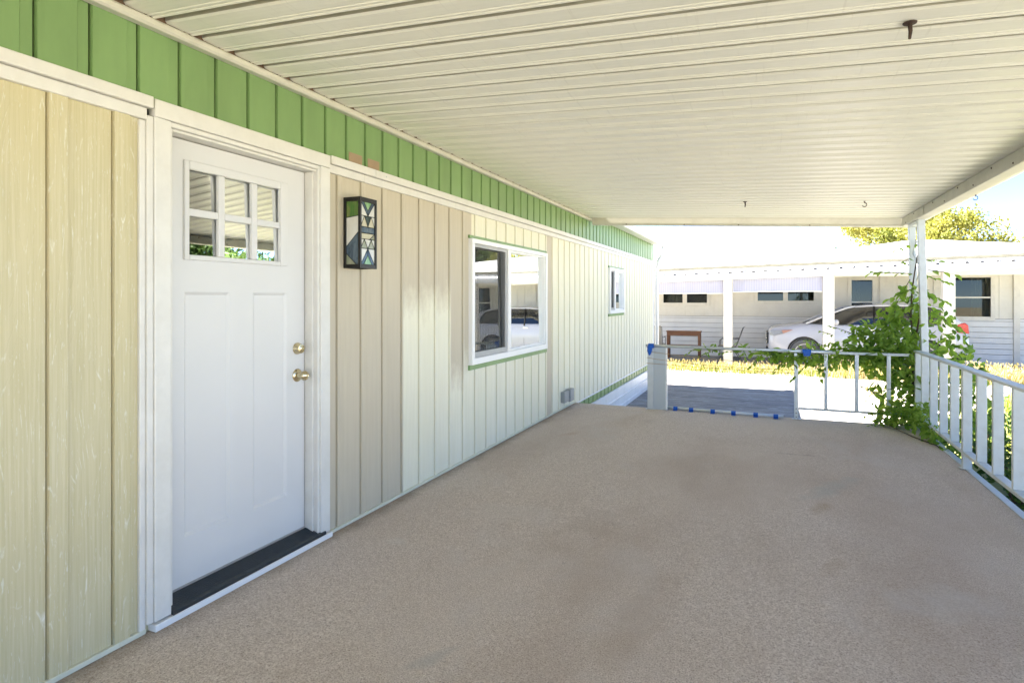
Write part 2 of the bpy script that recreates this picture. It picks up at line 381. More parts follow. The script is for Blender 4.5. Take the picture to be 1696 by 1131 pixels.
m_weed = leaf_mat("weed_leaf", (0.11, 0.15, 0.03), (0.24, 0.26, 0.06), 0.35, 3.0)

# ------------------------------------------------------------------ ground
def ground():
    m = MB(); m.box(-160, 200, -120, 400, G-0.35, G-0.012)
    tag(m.build('ground', m_earth), None, None, kind='structure')
    m = MB(); m.prism([(-1.5, 7.0), (4.35, 7.0), (4.5, 10.4), (5.0, 12.2), (5.9, 13.6), (6.8, 15.6), (40, 15.9), (40, 16.85), (-12, 16.75), (-12, 14.2), (-1.5, 14.1)], G-0.03, 'z', G)
    tag(m.build('driveway', m_conc), None, None, kind='structure')
    m = MB(); m.prism([(-1, -16), (8.5, -16), (8.5, -1.3), (4.1, -1.3), (4.1, -1.65), (-1, -1.65)], G-0.03, 'z', G+0.002)  # unseen pale ground behind the camera, added to bounce light on to the porch
    tag(m.build('bounce_apron', m_bounce_ground), None, None, kind='structure')
    m = MB(); m.box(6.6, 26, -1.2, 9.6, G-0.03, G+0.004)  # made-up pale pad out of view, reflects sun up under the patio cover
    tag(m.build('bounce_pad', m_bounce_ground), None, None, kind='structure')
    m = MB(); m.prism([(4.2, -12), (60, -12), (60, 15.6), (7.0, 15.4), (6.0, 13.5), (5.1, 12.1), (4.6, 10.3), (4.2, 7)], G-0.03, 'z', G-0.004)
    tag(m.build('lawn', m_lawn), None, None, kind='structure')
    m = MB(); m.box(-14, 9.6, 17.75, 25, NG-0.25, NG)
    tag(m.build('carport_slab', m_asph), None, None, kind='structure')
    m = MB(); m.prism([(16.75, G), (17.2, NG+0.0), (17.75, NG+0.012), (17.75, G-0.05), (16.75, G-0.05)], -14, 'x', 30)
    tag(m.build('verge', m_earth), None, None, kind='structure')
ground()

# ------------------------------------------------------------------ our home
HOME = thing('mobile_home', (-2.0, 6.0, G), 'green and cream mobile home with white front door along the covered deck', 'house')
Y0H, Y1H = -5.0, 13.95
WIN1 = (4.71, 6.66, 0.82, 1.93); WIN2 = (9.72, 10.78, 1.155, 1.915)
DOOR = (1.79, 2.84, -0.02, 2.20)
def siding_strip(m, segs, zlo, zhi, holes):
    # segs: list of (y, x) profile points; each span extruded in z between zlo and zhi, skipping holes
    for (ya, xa), (yb, xb) in zip(segs, segs[1:]):
        cuts = [(zlo, zhi)]
        for (h0, h1, z0, z1) in holes:
            ym = (ya+yb)/2
            if h0 < ym < h1:
                nc = []
                for a, b in cuts:
                    if z1 <= a or z0 >= b: nc.append((a, b)); continue
                    if a < z0: nc.append((a, z0))
                    if b > z1: nc.append((z1, b))
                cuts = nc
        m.cur = 1 if max(xa, xb) <= -0.0089 else 0
        for a, b in cuts: m.face([(xa, ya, a), (xb, yb, a), (xb, yb, b), (xa, ya, b)])
    m.cur = 0
def profile(y0, y1, first, pitch, kind, holes):
    pts = [y0]; prof = [(y0, 0.0)]
    k = math.ceil((y0 - first)/pitch)
    while True:
        y = first + k*pitch; k += 1
        if y > y1 - 0.03: break
        if y < y0 + 0.05: continue
        if kind == 'metal': prof += [(y-0.005, 0.0), (y-0.004, -0.009), (y+0.003, -0.009), (y+0.0031, -0.003), (y+0.004, 0.0075), (y+0.030, 0.0065), (y+0.060, 0.0)]
        if kind == 'green': prof += [(y-0.052, 0.003), (y-0.048, -0.002), (y-0.008, -0.0039), (y-0.004, -0.014), (y+0.003, -0.014), (y+0.0035, -0.0039), (y+0.005, 0.004), (y+0.03, 0.003)]
        if kind == 'hard': prof += [(y-0.007, 0.0), (y-0.005, -0.009), (y-0.001, -0.009), (y, 0.012), (y+0.063, 0.012), (y+0.066, 0.0)]
    prof.append((y1, 0.0)); out = []
    # split at the holes' edges
    edges = sorted({e for h in holes for e in h[:2]})
    for a, b in zip(prof, prof[1:]):
        out.append(a)
        for e in edges:
            if a[0]+1e-6 < e < b[0]-1e-6: out.append((e, a[1] + (b[1]-a[1])*(e-a[0])/(b[0]-a[0])))
    out.append(prof[-1]); return out
m = MB(); siding_strip(m, profile(Y0H, 1.79, 1.3605, 0.238, 'hard', []), 0.0, 2.17, [])
m.build('hardboard_siding', [m_hard, m_joint_h], HOME)
m = MB(); siding_strip(m, profile(2.84, Y1H, 2.953, 0.2335, 'metal', [WIN1, WIN2]), -0.035, 2.17, [WIN1, WIN2])
m.build('metal_siding', [m_siding, m_joint], HOME)
m = MB(); siding_strip(m, profile(Y0H, Y1H, 1.321, 0.192, 'green', []), 2.20, 2.66, [])
m.build('frieze', [m_green, m_joint_g], HOME)
m = MB(); siding_strip(m, profile(7.0, Y1H, 2.953, 0.2335, 'green', []), -0.150, -0.028, [])
m.build('base_band', [m_green, m_joint_g], HOME)
def f(m):
    for (y0, y1, z1) in ((3.062, 3.205, 2.316), (3.255, 3.392, 2.316)): m.box(0.0045, 0.0065, y0+0.006, y1-0.006, 2.24, z1)
mk('bare_patch', m_bare, HOME, f)
# back, ends and interior of the house
def f(m):
    m.box(-4.2, -4.1, Y0H, Y1H, -0.1, 2.66); m.box(-4.1, -0.02, Y1H-0.1, Y1H, -0.1, 2.66); m.box(-4.1, -0.02, Y0H, Y0H+0.1, -0.1, 2.66)
    m.box(-4.1, -0.05, Y0H, Y1H, -0.12, -0.05)
mk('end_wall', m_siding, HOME, f)
mk('interior', m_room, HOME, lambda m: (m.box(-3.0, -2.95, 3.6, 11.5, -0.04, 2.5), m.box(-2.95, -0.05, 3.6, 3.65, -0.04, 2.5), m.box(-2.95, -0.05, 8.2, 8.25, -0.04, 2.5), m.box(-2.95, -0.05, 11.5, 11.55, -0.04, 2.5), m.box(-2.95, -0.05, 3.65, 11.5, 2.42, 2.5)))
# white band
def f(m):
    for a, b, c in ((Y0H, 1.745, 0), (2.868, 3.30, 1), (3.302, 8.30, 0), (8.303, 12.6, 1), (12.603, Y1H+0.02, 0)):
        m.box(-0.002, 0.040 + 0.0012*c, a, b, 2.198, 2.247)
    for a, b, c in ((Y0H, 1.728, 0), (2.868, 3.20, 1), (3.202, 8.10, 0), (8.103, 12.3, 1), (12.303, Y1H+0.02, 0)):
        m.box(-0.002, 0.022 + 0.0012*c, a, b, 2.148, 2.196)
mk('band_trim', m_trim, HOME, f, bevel=0.004)
for y in (0.4, 3.42, 6.2, 9.1): mk('screw_head', m_alu, HOME, lambda m: m.lathe([(0, 0.006), (0.002, 0.006), (0.003, 0.002)], (0.040, y, 2.223), (1, 0, 0), 10))
def f(m):
    m.box(-0.002, 0.016, Y0H, 1.728, 0.001, 0.022); m.box(-0.002, 0.016, 2.86, 7.87, 0.001, 0.020)
mk('base_trim', paint("cream_base_trim", (0.66, 0.65, 0.52), 0.5, 0.06, 8), HOME, f, bevel=0.003)
mk('sill_line', m_skirt, HOME, lambda m: m.box(-0.004, 0.012, 7.9, Y1H, -0.030, -0.012))
# skirting: ribbed white metal below
def f(m):
    pr = [(0.012, -0.135), (0.030, -0.140), (0.030, -0.165), (0.018, -0.175), (0.018, -0.30), (0.034, -0.315), (0.034, -0.33), (0.018, -0.345), (0.018, -0.46), (0.032, -0.475), (0.032, -0.49), (0.02, -0.50), (0.02, G+0.002)]
    for (xa, za), (xb, zb) in zip(pr, pr[1:]): m.face([(xa, 7.0, za), (xb, 7.0, zb), (xb, Y1H-0.03, zb), (xa, Y1H-0.03, za)])
mk('skirting', m_skirt, HOME, f, autos=20)
# roof (low bow), eave, gutter, downpipe
def f(m):
    pr = [(0.16, 2.68)]
    for i in range(13):
        t = i/12; x = 0.10 - 4.4*t; pr.append((x, 2.70 + 0.50*math.sin(math.pi*min(1, t*1.0))**0.7))
    pr += [(-4.35, 2.64), (0.16, 2.64)]
    m.prism(pr, Y0H-0.1, 'y', Y1H+0.02)
mk('roof', m_roofl, HOME, f, autos=25)
mk('eave', m_gutterw, HOME, lambda m: m.box(0.002, 0.13, 8.70, Y1H, 2.625, 2.638))
def f(m):
    pr = [(0.135, 2.60), (0.215, 2.60), (0.245, 2.65), (0.245, 2.70), (0.232, 2.70), (0.225, 2.655), (0.205, 2.612), (0.147, 2.612), (0.147, 2.70), (0.135, 2.70)]
    m.prism(pr, 8.72, 'y', Y1H+0.22)
    m.prism([(0.136, 2.601), (0.214, 2.601), (0.243, 2.65), (0.243, 2.69), (0.136, 2.69)], Y1H+0.20, 'y', Y1H+0.215)
mk('gutter', m_gutterw, HOME, f, bevel=0.003)
def f(m):
    pts = [(0.19, Y1H+0.10, 2.60), (0.19, Y1H+0.10, 2.52), (0.16, Y1H+0.08, 2.40), (0.09, Y1H+0.06, 2.25), (0.07, Y1H+0.06, 2.10), (0.07, Y1H+0.06, -0.35)]
    m.tube(pts, 0.045, 10)
mk('downpipe', m_gutterw, HOME, f, smooth=True)
mk('corner_trim', m_vinyl, HOME, lambda m: m.box(-0.02, 0.018, Y1H-0.045, Y1H+0.012, -0.03, 2.146))

# front door
DX = -0.06
def f(m):
    # casing: stepped
    for (a, b) in ((1.755, 1.832), (2.782, 2.862)):
        m.box(-0.01, 0.032, a, b, 0.036, 2.168)
        m.box(-0.01, 0.024, a-0.028 if a < 2 else a-0.018, a-0.0005, 0.036, 2.168)
    m.box(-0.01, 0.0335, 1.755, 2.862, 2.169, 2.244)
    m.box(-0.01, 0.0245, 1.834, 2.781, 2.146, 2.1675)
    # jamb reveals
    m.box(-0.14, 0.010, 2.768, 2.781, 0.06, 2.1455); m.box(-0.14, 0.010, 1.834, 1.855, 0.06, 2.1455); m.box(-0.14, 0.010, 1.856, 2.767, 2.133, 2.1455)
    m.box(-0.14, -0.006, 2.752, 2.7675, 0.06, 2.132)
    m.box(-0.003, 0.014, 1.700, 1.7265, 0.0, 2.146)
DOORP = mk('door', m_trim, HOME, f, bevel=0.004)
SY0, SY1, SZ0, SZ1 = 1.862, 2.745, 0.085, 2.128
LY0, LY1, LZ0, LZ1 = 1.960, 2.605, 1.580, 2.040     # lite frame
def f(m):
    # slab built round the lite and two sunk panels
    x1 = DX
    ys = [SY0, 1.966, 2.223, 2.369, 2.607, SY1]; PZ0, PZ1 = 0.305, 1.432
    def rect(y0, y1, z0, z1, x): m.face([(x, y0, z0), (x, y1, z0), (x, y1, z1), (x, y0, z1)])
    rect(SY0, SY1, SZ0, PZ0, x1); rect(SY0, SY1, PZ1, 1.60, x1); rect(SY0, SY1, 2.02, SZ1, x1)
    rect(SY0, 1.98, 1.60, 2.02, x1); rect(2.585, SY1, 1.60, 2.02, x1)
    for a, b in ((ys[0], ys[1]), (ys[2], ys[3]), (ys[4], ys[5])): rect(a, b, PZ0, PZ1, x1)
    for a, b in ((ys[1], ys[2]), (ys[3], ys[4])):
        d = 0.010; q = 0.014
        o = [(x1, a, PZ0), (x1, b, PZ0), (x1, b, PZ1), (x1, a, PZ1)]; i = [(x1-d, a+q, PZ0+q), (x1-d, b-q, PZ0+q), (x1-d, b-q, PZ1-q), (x1-d, a+q, PZ1-q)]
        for k in range(4): m.face([o[k], o[(k+1) % 4], i[(k+1) % 4], i[k]])
        m.face(i)
    for z in (SZ0, SZ1): m.face([(x1, SY0, z), (x1, SY1, z), (x1-0.045, SY1, z), (x1-0.045, SY0, z)])
    for y in (SY0, SY1): m.face([(x1, y, SZ0), (x1-0.045, y, SZ0), (x1-0.045, y, SZ1), (x1, y, SZ1)])
    m.box(x1-0.06, x1-0.047, SY0-0.02, SY1+0.02, SZ0, SZ1+0.01)
slab = mk('door_slab', m_door, HOME, f)
def f(m):
    x0, x1 = DX-0.012, DX+0.014
    m.box(x0, x1, LY0, 1.985, LZ0, LZ1); m.box(x0, x1, 2.551+0.0, LY1, LZ0, LZ1)
    m.box(x0, x1, 1.9855, 2.5505, LZ0, 1.604); m.box(x0, x1, 1.9855, 2.5505, 2.000, LZ1)
    m.box(x0, x1-0.004, 2.148, 2.185, 1.6045, 1.9995); m.box(x0, x1-0.004, 2.354, 2.391, 1.6045, 1.9995)
    for a, b in ((1.9855, 2.1475), (2.1855, 2.3535), (2.3915, 2.5505)): m.box(x0, x1-0.0055, a, b, 1.785, 1.819)
lite = mk('door_window', m_door, HOME, f, bevel=0.005)
mk('pane', m_dglass, lite, lambda m: m.prism([(DX-0.011, 1.59), (DX-0.021, 2.02), (DX-0.027, 2.02), (DX-0.017, 1.59)], 1.97, 'y', 2.58))
mk('backing', m_dark, lite, lambda m: m.box(DX-0.046, DX-0.044, 1.96, 2.60, 1.58, 2.04))
def f(m):
    m.lathe([(0, 0.033), (0.006, 0.034), (0.012, 0.031), (0.030, 0.027), (0.034, 0.025), (0.035, 0.018), (0.033, 0.017), (0.036, 0.009), (0.037, 0.001)], (DX, 2.688, 1.118), (1, 0, 0))
mk('deadbolt', m_brass, HOME, f, autos=30)
def f(m):
    m.lathe([(0, 0.036), (0.005, 0.037), (0.010, 0.031), (0.014, 0.016), (0.030, 0.012), (0.038, 0.018), (0.046, 0.026), (0.056, 0.028), (0.066, 0.024), (0.071, 0.016), (0.069, 0.012), (0.072, 0.006), (0.0722, 0.001)], (DX, 2.688, 0.966), (1, 0, 0))
mk('knob', m_brass, HOME, f, autos=30)
def f(m):
    m.prism([(DX+0.004, 0.079), (DX+0.004, 0.05), (0.040, 0.030), (0.040, 0.047), (0.030, 0.050)], 1.834, 'y', 2.818)
    for i in range(7):
        x = DX+0.016+i*0.010; z = 0.0785-(x-DX-0.004)*0.0290/0.086
        m.box(x, x+0.004, 1.836, 2.816, z-0.004, z+0.0022)
mk('threshold', m_thresh, HOME, f, bevel=0.001)
mk('weather_strip', paint("grey_weather_strip", (0.35, 0.32, 0.30), 0.5, 0.05, 10), HOME, lambda m: (m.box(DX-0.004, DX+0.006, SY0, SY1, 0.080, 0.088), m.box(DX-0.03, DX-0.002, SY1+0.001, SY1+0.006, 0.09, 2.128)))
mk('door_sill', m_vinyl, HOME, lambda m: m.box(-0.004, 0.046, 1.748, 2.868, 0.001, 0.0295), bevel=0.003)
mk('bore_hole', m_black, HOME, lambda m: m.lathe([(0, 0.013), (0.001, 0.012), (0.0015, 0.001)], (0.0005, 2.886, 1.087), (1, 0, 0), 12))

# windows
def window(y0, y1, z0, z1, ymid, curtain, screen_left):
    fr = 0.050
    def f(m):
        x0, x1 = -0.03, 0.040
        m.box(x0, x1, y0, y0+fr, z0, z1); m.box(x0, x1, y1-fr, y1, z0, z1)
        m.box(x0, x1-0.0015, y0+fr+0.0005, y1-fr-0.0005, z0, z0+fr*1.15); m.box(x0, x1-0.0015, y0+fr+0.0005, y1-fr-0.0005, z1-fr*0.8, z1)
        m.box(x0, x1-0.008, ymid-0.035, ymid+0.035, z0+fr*1.15+0.0005, z1-fr*0.8-0.0005)
        # inner sash lip
        a, b = ymid+0.0355, y1-fr-0.001; c, d = z0+fr*1.15+0.001, z1-fr*0.8-0.001
        x1b = 0.020
        m.box(x0, x1b, a, a+0.018, c, d); m.box(x0, x1b, b-0.018, b, c, d); m.box(x0, x1b-0.001, a+0.0185, b-0.0185, c, c+0.018); m.box(x0, x1b-0.001, a+0.0185, b-0.0185, d-0.018, d)
    win = mk('window', m_vinyl, HOME, f, bevel=0.004)
    tl = 0.006*(z1-z0)
    mk('pane', m_glass, win, lambda m: m.prism([(-0.010+tl, z0+0.03), (-0.010-tl, z1-0.03), (-0.015-tl, z1-0.03), (-0.015+tl, z0+0.03)], ymid-0.02, 'y', y1-fr+0.01))
    mk('pane', m_glass, win, lambda m: m.prism([(-0.022+tl, z0+0.03), (-0.022-tl, z1-0.03), (-0.026-tl, z1-0.03), (-0.026+tl, z0+0.03)], y0+0.03, 'y', ymid-0.025))
    a, b, c, d = y0+fr+0.001, ymid-0.036, z0+fr*1.15+0.001, z1-fr*0.8-0.001
    def f(m):
        s = 0.028 if screen_left else 0.022
        m.box(0.002, 0.020, a, a+s, c, d); m.box(0.002, 0.020, b-s*1.6, b, c, d); m.box(0.002, 0.019, a+s+.0005, b-s*1.6-.0005, c, c+s*1.7); m.box(0.002, 0.019, a+s+.0005, b-s*1.6-.0005, d-s, d)
    sc = mk('screen_frame', m_sash, win, f, bevel=0.002)
    mk('screen', m_screen, win, lambda m: m.box(0.008, 0.0085, a+0.02, b-0.03, c+0.02, d-0.02))
    for (ca, cb, ph) in curtain:
        def f(m):
            n = int((cb-ca)/0.012); pts = [(-0.13 + 0.022*math.sin(i*0.62+ph) + 0.008*math.sin(i*1.7), ca+(cb-ca)*i/n) for i in range(n+1)]
            for (xa, ya), (xb, yb) in zip(pts, pts[1:]): m.face([(xa, ya, z0-0.1), (xb, yb, z0-0.1), (xb, yb, z1+0.1), (xa, ya, z1+0.1)])
            for (xa, ya), (xb, yb) in zip(pts, pts[1:]): m.face([(xa-0.004, ya, z0-0.1), (xa-0.004, ya, z1+0.1), (xb-0.004, yb, z1+0.1), (xb-0.004, yb, z0-0.1)])
        mk('curtain', m_curtain, win, f, smooth=True)
    def f(m):
        m.box(-0.004, 0.020, y0-0.01, y1+0.03, z0-0.044, z0-0.0015)
    mk('sill', m_green, win, f, bevel=0.002)
    mk('head_trim', m_green, win, lambda m: m.box(-0.004, 0.018, y0-0.01, y1+0.03, z1+0.0015, z1+0.028), bevel=0.002)
    return win
window(*WIN1, 5.555, [(5.05, 5.5, 0.4), (6.30, 6.80, 1.0)], True)
window(*WIN2, 10.10, [(9.7, 10.02, 0.4), (10.62, 10.9, 1.0)], False)

# stained glass wall lamp
LAMP = thing('wall_lamp', (0.07, 3.1, 1.58), 'black framed box lamp of stained glass on the wall right of the front door', 'wall lamp')
lx0, lx1, ly0, ly1, lz0, lz1 = 0.004, 0.128, 3.018, 3.190, 1.588, 2.024
def f(m):
    t = 0.016
    for (x, y) in ((lx0, ly0), (lx1-t, ly0), (lx0, ly1-t), (lx1-t, ly1-t)): m.box(x, x+t, y, y+t, lz0, lz1)
    for z0, z1 in ((lz0, lz0+0.024), (lz1-0.026, lz1)):
        m.box(lx0+t+.0004, lx1-t-.0004, ly0+.0006, ly0+t, z0, z1); m.box(lx0+t+.0004, lx1-t-.0004, ly1-t, ly1-.0006, z0, z1); m.box(lx1-t, lx1-.0006, ly0+t+.0004, ly1-t-.0004, z0, z1); m.box(lx0, lx0+t, ly0+t+.0004, ly1-t-.0004, z0, z1)
mk('lamp_frame', m_black, LAMP, f, bevel=0.0015)
def glassy(name, c1, c2, sc=22, st=(1, 1, 0.35), rough=0.14):
    k = N(name); col = k.ramp(k.noise(sc, 4, 0.6, st, dist=1.2), [(0.3, c1), (0.68, c2)])
    k.bsdf(col, rough, 0, 0.6, k.noise(40, 3), 0.12, 0.003); return k.m
g_white = glassy("opal_glass", (0.62, 0.61, 0.55), (0.72, 0.71, 0.66))
g_green = glassy("streaky_green_glass", (0.05, 0.16, 0.025), (0.16, 0.19, 0.06))
g_blue = glassy("streaky_blue_glass", (0.03, 0.055, 0.085), (0.12, 0.17, 0.22))
g_teal = glassy("dark_teal_glass", (0.03, 0.05, 0.05), (0.06, 0.09, 0.09))
g_cream = glassy("cream_glass", (0.50, 0.46, 0.32), (0.58, 0.54, 0.40))
g_sage = glassy("sage_glass", (0.25, 0.28, 0.18), (0.36, 0.36, 0.27))
g_mix = glassy("mottled_green_glass", (0.12, 0.30, 0.11), (0.35, 0.52, 0.27))
g_lead = paint("lead_came", (0.03, 0.03, 0.028), 0.4, 0.2, 20, metal=0.5)
GM = [g_white, g_green, g_blue, g_teal, g_cream, g_sage, g_mix, g_lead]
def panel(m, place, pieces, seams):
    for mi, poly in pieces:
        m.cur = mi; m.face([place(u, v, 0.0) for u, v in poly])
    m.cur = 7
    for (a, b) in seams:
        du, dv = b[0]-a[0], b[1]-a[1]; L = math.hypot(du, dv*2.7)
        nu, nv = -dv*2.7/L*0.017, du/L*0.017/2.7
        m.idx([place(a[0]+nu, a[1]+nv, .0015), place(b[0]+nu, b[1]+nv, .0015), place(b[0]-nu, b[1]-nv, .0015), place(a[0]-nu, a[1]-nv, .0015)], [(0, 1, 2, 3)])
iy0, iy1, ix0, ix1, iz0, iz1 = ly0+.016, ly1-.016, lx0+.016, lx1-.016, lz0+.024, lz1-.026
def side(u, v, d): return (ix0+(ix1-ix0)*u, ly0+0.008-d, iz0+(iz1-iz0)*v)
def front(u, v, d): return (lx1-0.008+d, iy0+(iy1-iy0)*u, iz0+(iz1-iz0)*v)
m = MB()
panel(m, side, [(1, [(0, .745), (1, .77), (1, 1), (0, 1)]), (0, [(0, .285), (1, .52), (1, .77), (0, .745)]), (2, [(0, .17), (.78, 0), (1, 0), (1, .52), (0, .285)]), (5, [(0, 0), (.78, 0), (0, .17)])],
      [((0, .745), (1, .77)), ((0, .285), (1, .52)), ((0, .17), (.78, 0))])
m.build('side_panel', GM, LAMP)
P = []; S = []
def tri(mi, *p): P.append((mi, list(p))); S.extend([(p[i], p[(i+1) % len(p)]) for i in range(len(p))])
H = [1.0, .775, .60, .50, .405, .255, 0.0]
# top: V of blue over white, green in its mouth
tri(0, (0, H[1]), (.5, H[1]), (.0, 1)); tri(0, (.5, H[1]), (1, H[1]), (1, 1)); tri(2, (.0, 1), (.22, 1), (.5, .86), (.5, H[1])); tri(2, (.78, 1), (1, 1), (.5, H[1]), (.5, .86)); tri(6, (.22, 1), (.78, 1), (.5, .86))
tri(4, (0, H[2]), (.5, H[2]), (.25, H[1])); tri(3, (.25, H[1]), (.75, H[1]), (.5, H[2])); tri(4, (.5, H[2]), (1, H[2]), (.75, H[1])); tri(0, (0, H[2]), (.25, H[1]), (0, H[1])); tri(0, (1, H[2]), (1, H[1]), (.75, H[1]))
tri(2, (0, H[3]), (1, H[3]), (1, H[2]), (0, H[2])); tri(4, (0, H[4]), (.62, H[4]), (1, H[3]), (0, H[3])); tri(5, (.62, H[4]), (1, H[4]), (1, H[3]))
tri(5, (0, H[5]), (.5, H[5]), (.25, H[4])); tri(0, (.25, H[4]), (.75, H[4]), (.5, H[5])); tri(5, (.5, H[5]), (1, H[5]), (.75, H[4])); tri(0, (0, H[5]), (.25, H[4]), (0, H[4])); tri(0, (1, H[5]), (1, H[4]), (.75, H[4]))
tri(0, (0, 0), (.5, H[5]), (0, H[5])); tri(0, (1, 0), (1, H[5]), (.5, H[5])); tri(2, (0, 0), (.2, 0), (.5, .15), (.5, H[5])); tri(2, (1, 0), (.5, H[5]), (.5, .15), (.8, 0)); tri(6, (.2, 0), (.8, 0), (.5, .15))
m = MB(); panel(m, front, P, S); m.build('front_panel', GM, LAMP)
def far_side(u, v, d): return (ix0+(ix1-ix0)*u, ly1-0.008+d, iz0+(iz1-iz0)*v)
m = MB(); panel(m, far_side, [(0, [(0, 0), (1, 0), (1, 1), (0, 1)])], []); m.build('far_panel', GM, LAMP)
mk('lamp_top', m_black, LAMP, lambda m: m.box(lx0+.01, lx1-.01, ly0+.01, ly1-.01, lz1-.010, lz1-.006))
mk('back_plate', m_black, LAMP, lambda m: m.box(0.0, 0.0035, ly0+.004, ly1-.004, lz0+.002, lz1-.002))

# weatherproof outlet box low on the wall
OB = thing('outlet_box', (0.03, 7.4, 0.15), 'grey weatherproof outlet box low on the siding near the far end of the deck', 'outlet box')
mk('housing', m_greybox, OB, lambda m: m.box(0.0, 0.055, 7.26, 7.44, 0.085, 0.225), bevel=0.008)
mk('cover', m_greybox, OB, lambda m: m.box(0.0, 0.075, 7.4405, 7.60, 0.075, 0.235), bevel=0.012)

# ------------------------------------------------------------------ deck
DECK = thing('porch_deck', (0, 0, G), 'long porch deck covered in speckled brown outdoor carpet beside the home', 'deck')
DX1, DY1 = 3.90, 7.84
m = MB(); nx, ny = 40, 90
random.seed(3)
def dz(x, y): return 0.003*math.sin(x*2.1+y*0.7)*math.sin(y*1.3-x)
gv = []
for j in range(ny+1):
    for i in range(nx+1):
        x = 0.004 + (DX1-0.004)*i/nx; y = -1.6 + (DY1+1.6)*j/ny
        gv.append((x, y, dz(x, y)*min(1, i/3, (nx-i)/3)))
m.idx(gv, [(j*(nx+1)+i, j*(nx+1)+i+1, (j+1)*(nx+1)+i+1, (j+1)*(nx+1)+i) for j in range(ny) for i in range(nx)])
m.face([(0.004, DY1, 0), (DX1, DY1, 0), (DX1, DY1+0.004, -0.05), (0.004, DY1+0.004, -0.05)])
m.build('carpet', m_carpet, DECK, smooth=True)
mk('deck_frame', paint("deck_lumber", (0.30, 0.24, 0.17), 0.8, 0.15, 8, st=(1, 0.2, 1)), DECK, lambda m: (m.box(0.02, DX1-0.02, -1.6, DY1-0.02, -0.20, -0.012), m.box(0.4, 0.5, DY1-0.3, DY1-0.2, G, -0.20), m.box(3.3, 3.4, DY1-0.3, DY1-0.2, G, -0.20), m.box(3.3, 3.4, 3, 3.1, G, -0.20)))
mk('edge_strip', m_rail, DECK, lambda m: (m.box(DX1+0.001, DX1+0.055, -1.6, DY1-0.04, -0.010, 0.006), m.box(DX1+0.012, DX1+0.054, -1.6, DY1-0.04, -0.16, -0.0105)), bevel=0.003)

# ------------------------------------------------------------------ patio cover
CAN = thing('patio_cover', (2.0, 6.0, 2.4), 'cream ribbed metal patio cover roofing the deck along the home', 'patio cover')
SL = (2.575-2.362)/3.95
CY0, CY1 = -4.0, 8.56
def cz(x): return 2.577 - SL*x
def f(m):
    pitch = 0.1825; y = 8.545 - pitch*math.ceil((8.545-CY0)/pitch)
    prof = []
    while y < 8.54:
        prof += [(y, .066), (y+.003, .058), (y+.007, .012), (y+.016, .004), (y+.045, .002), (y+.092, .001), (y+.095, .004), (y+.104, .004), (y+.107, .000), (y+.113, .000), (y+.116, .004), (y+.125, .004), (y+.128, -.001), (y+.137, -.002), (y+.140, .004), (y+.141, .066)]
        y += pitch
    prof.append((y, .066))
    xs = [0.035, 4.06]
    n = len(prof)
    vs = [(x, py, cz(x)+pz) for x in xs for py, pz in prof]
    b0_ = len(m.v); m.v += vs
    for i in range(n-1):
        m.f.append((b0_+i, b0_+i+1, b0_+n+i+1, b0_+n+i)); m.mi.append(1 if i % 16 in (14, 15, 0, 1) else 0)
    m.cur = 0
    ya, yb = prof[0][0], prof[-1][0]
    m.idx([(x, yy, cz(x)+zz) for x in xs for yy in (ya, yb) for zz in (.074, .088)], [(0, 2, 6, 4), (1, 5, 7, 3), (0, 1, 3, 2), (4, 6, 7, 5), (0, 4, 5, 1), (2, 3, 7, 6)])
mk('roof_pan', [m_canopy, m_pan_shade], CAN, f, autos=28)
mk('ledger', m_beam, CAN, lambda m: (m.prism([(0.004, 2.535), (0.040, 2.535), (0.050, 2.545), (0.050, 2.562), (0.044, 2.572), (0.030, 2.572), (0.030, 2.545), (0.004, 2.545)], CY0, 'y', 8.60)), bevel=0.002)
mk('flashing', m_flashing, CAN, lambda m: m.box(0.004, 0.034, CY0, 8.545, 2.5755, 2.640))
def f(m):
    a, b = 0.052, 4.02
    m.idx([(x, y, cz(x)+dz_) for x in (a, b) for (y, dz_) in ((8.552, .050), (8.552, -.068), (8.556, -.085), (8.575, -.098), (8.64, -.098), (8.64, .075), (8.552, .075))],
          [tuple(range(7)), tuple(range(7, 14))[::-1]] + [(i, (i+1) % 7, 7+(i+1) % 7, 7+i) for i in range(7)])
mk('end_fascia', m_beam, CAN, f, bevel=0.002)
def f(m):
    z0 = 2.275
    m.prism([(3.895, z0), (3.90, z0-0.006), (4.0, z0-0.006), (4.005, z0), (4.04, z0+0.01), (4.075, z0+0.02), (4.085, z0+0.12), (4.06, z0+0.12), (4.05, z0+0.04), (3.985, z0+0.04), (3.985, z0+0.083), (3.895, z0+0.088)], CY0, 'y', 8.551)
mk('side_beam', m_beam, CAN, f, bevel=0.002)
def f(m):
    m.box(3.889, 3.8945, 7.42, 7.62, 2.277, 2.358)
    for y in (7.44, 7.60): m.lathe([(0, .006), (.004, .005), (.005, .001)], (3.889, y, 2.29), (-1, 0, 0), 8)
mk('splice_plate', m_beam, CAN, f, bevel=0.0015)
for y in [8.3-0.42*i for i in range(16)]:
    mk('screw_head', m_rust, CAN, lambda m: m.lathe([(0, .0075), (.004, .006), (.005, .001)], (3.8945, y, 2.292+0.05*(int(y*7) % 2)), (-1, 0, 0), 8))
for x in (0.55, 1.35, 2.05, 2.9): mk('screw_head', m_rust, CAN, lambda m: m.lathe([(0, .008), (.004, .006), (.005, .001)], (x, 8.556, cz(x)-0.085), (0, -1, -0.2), 8))
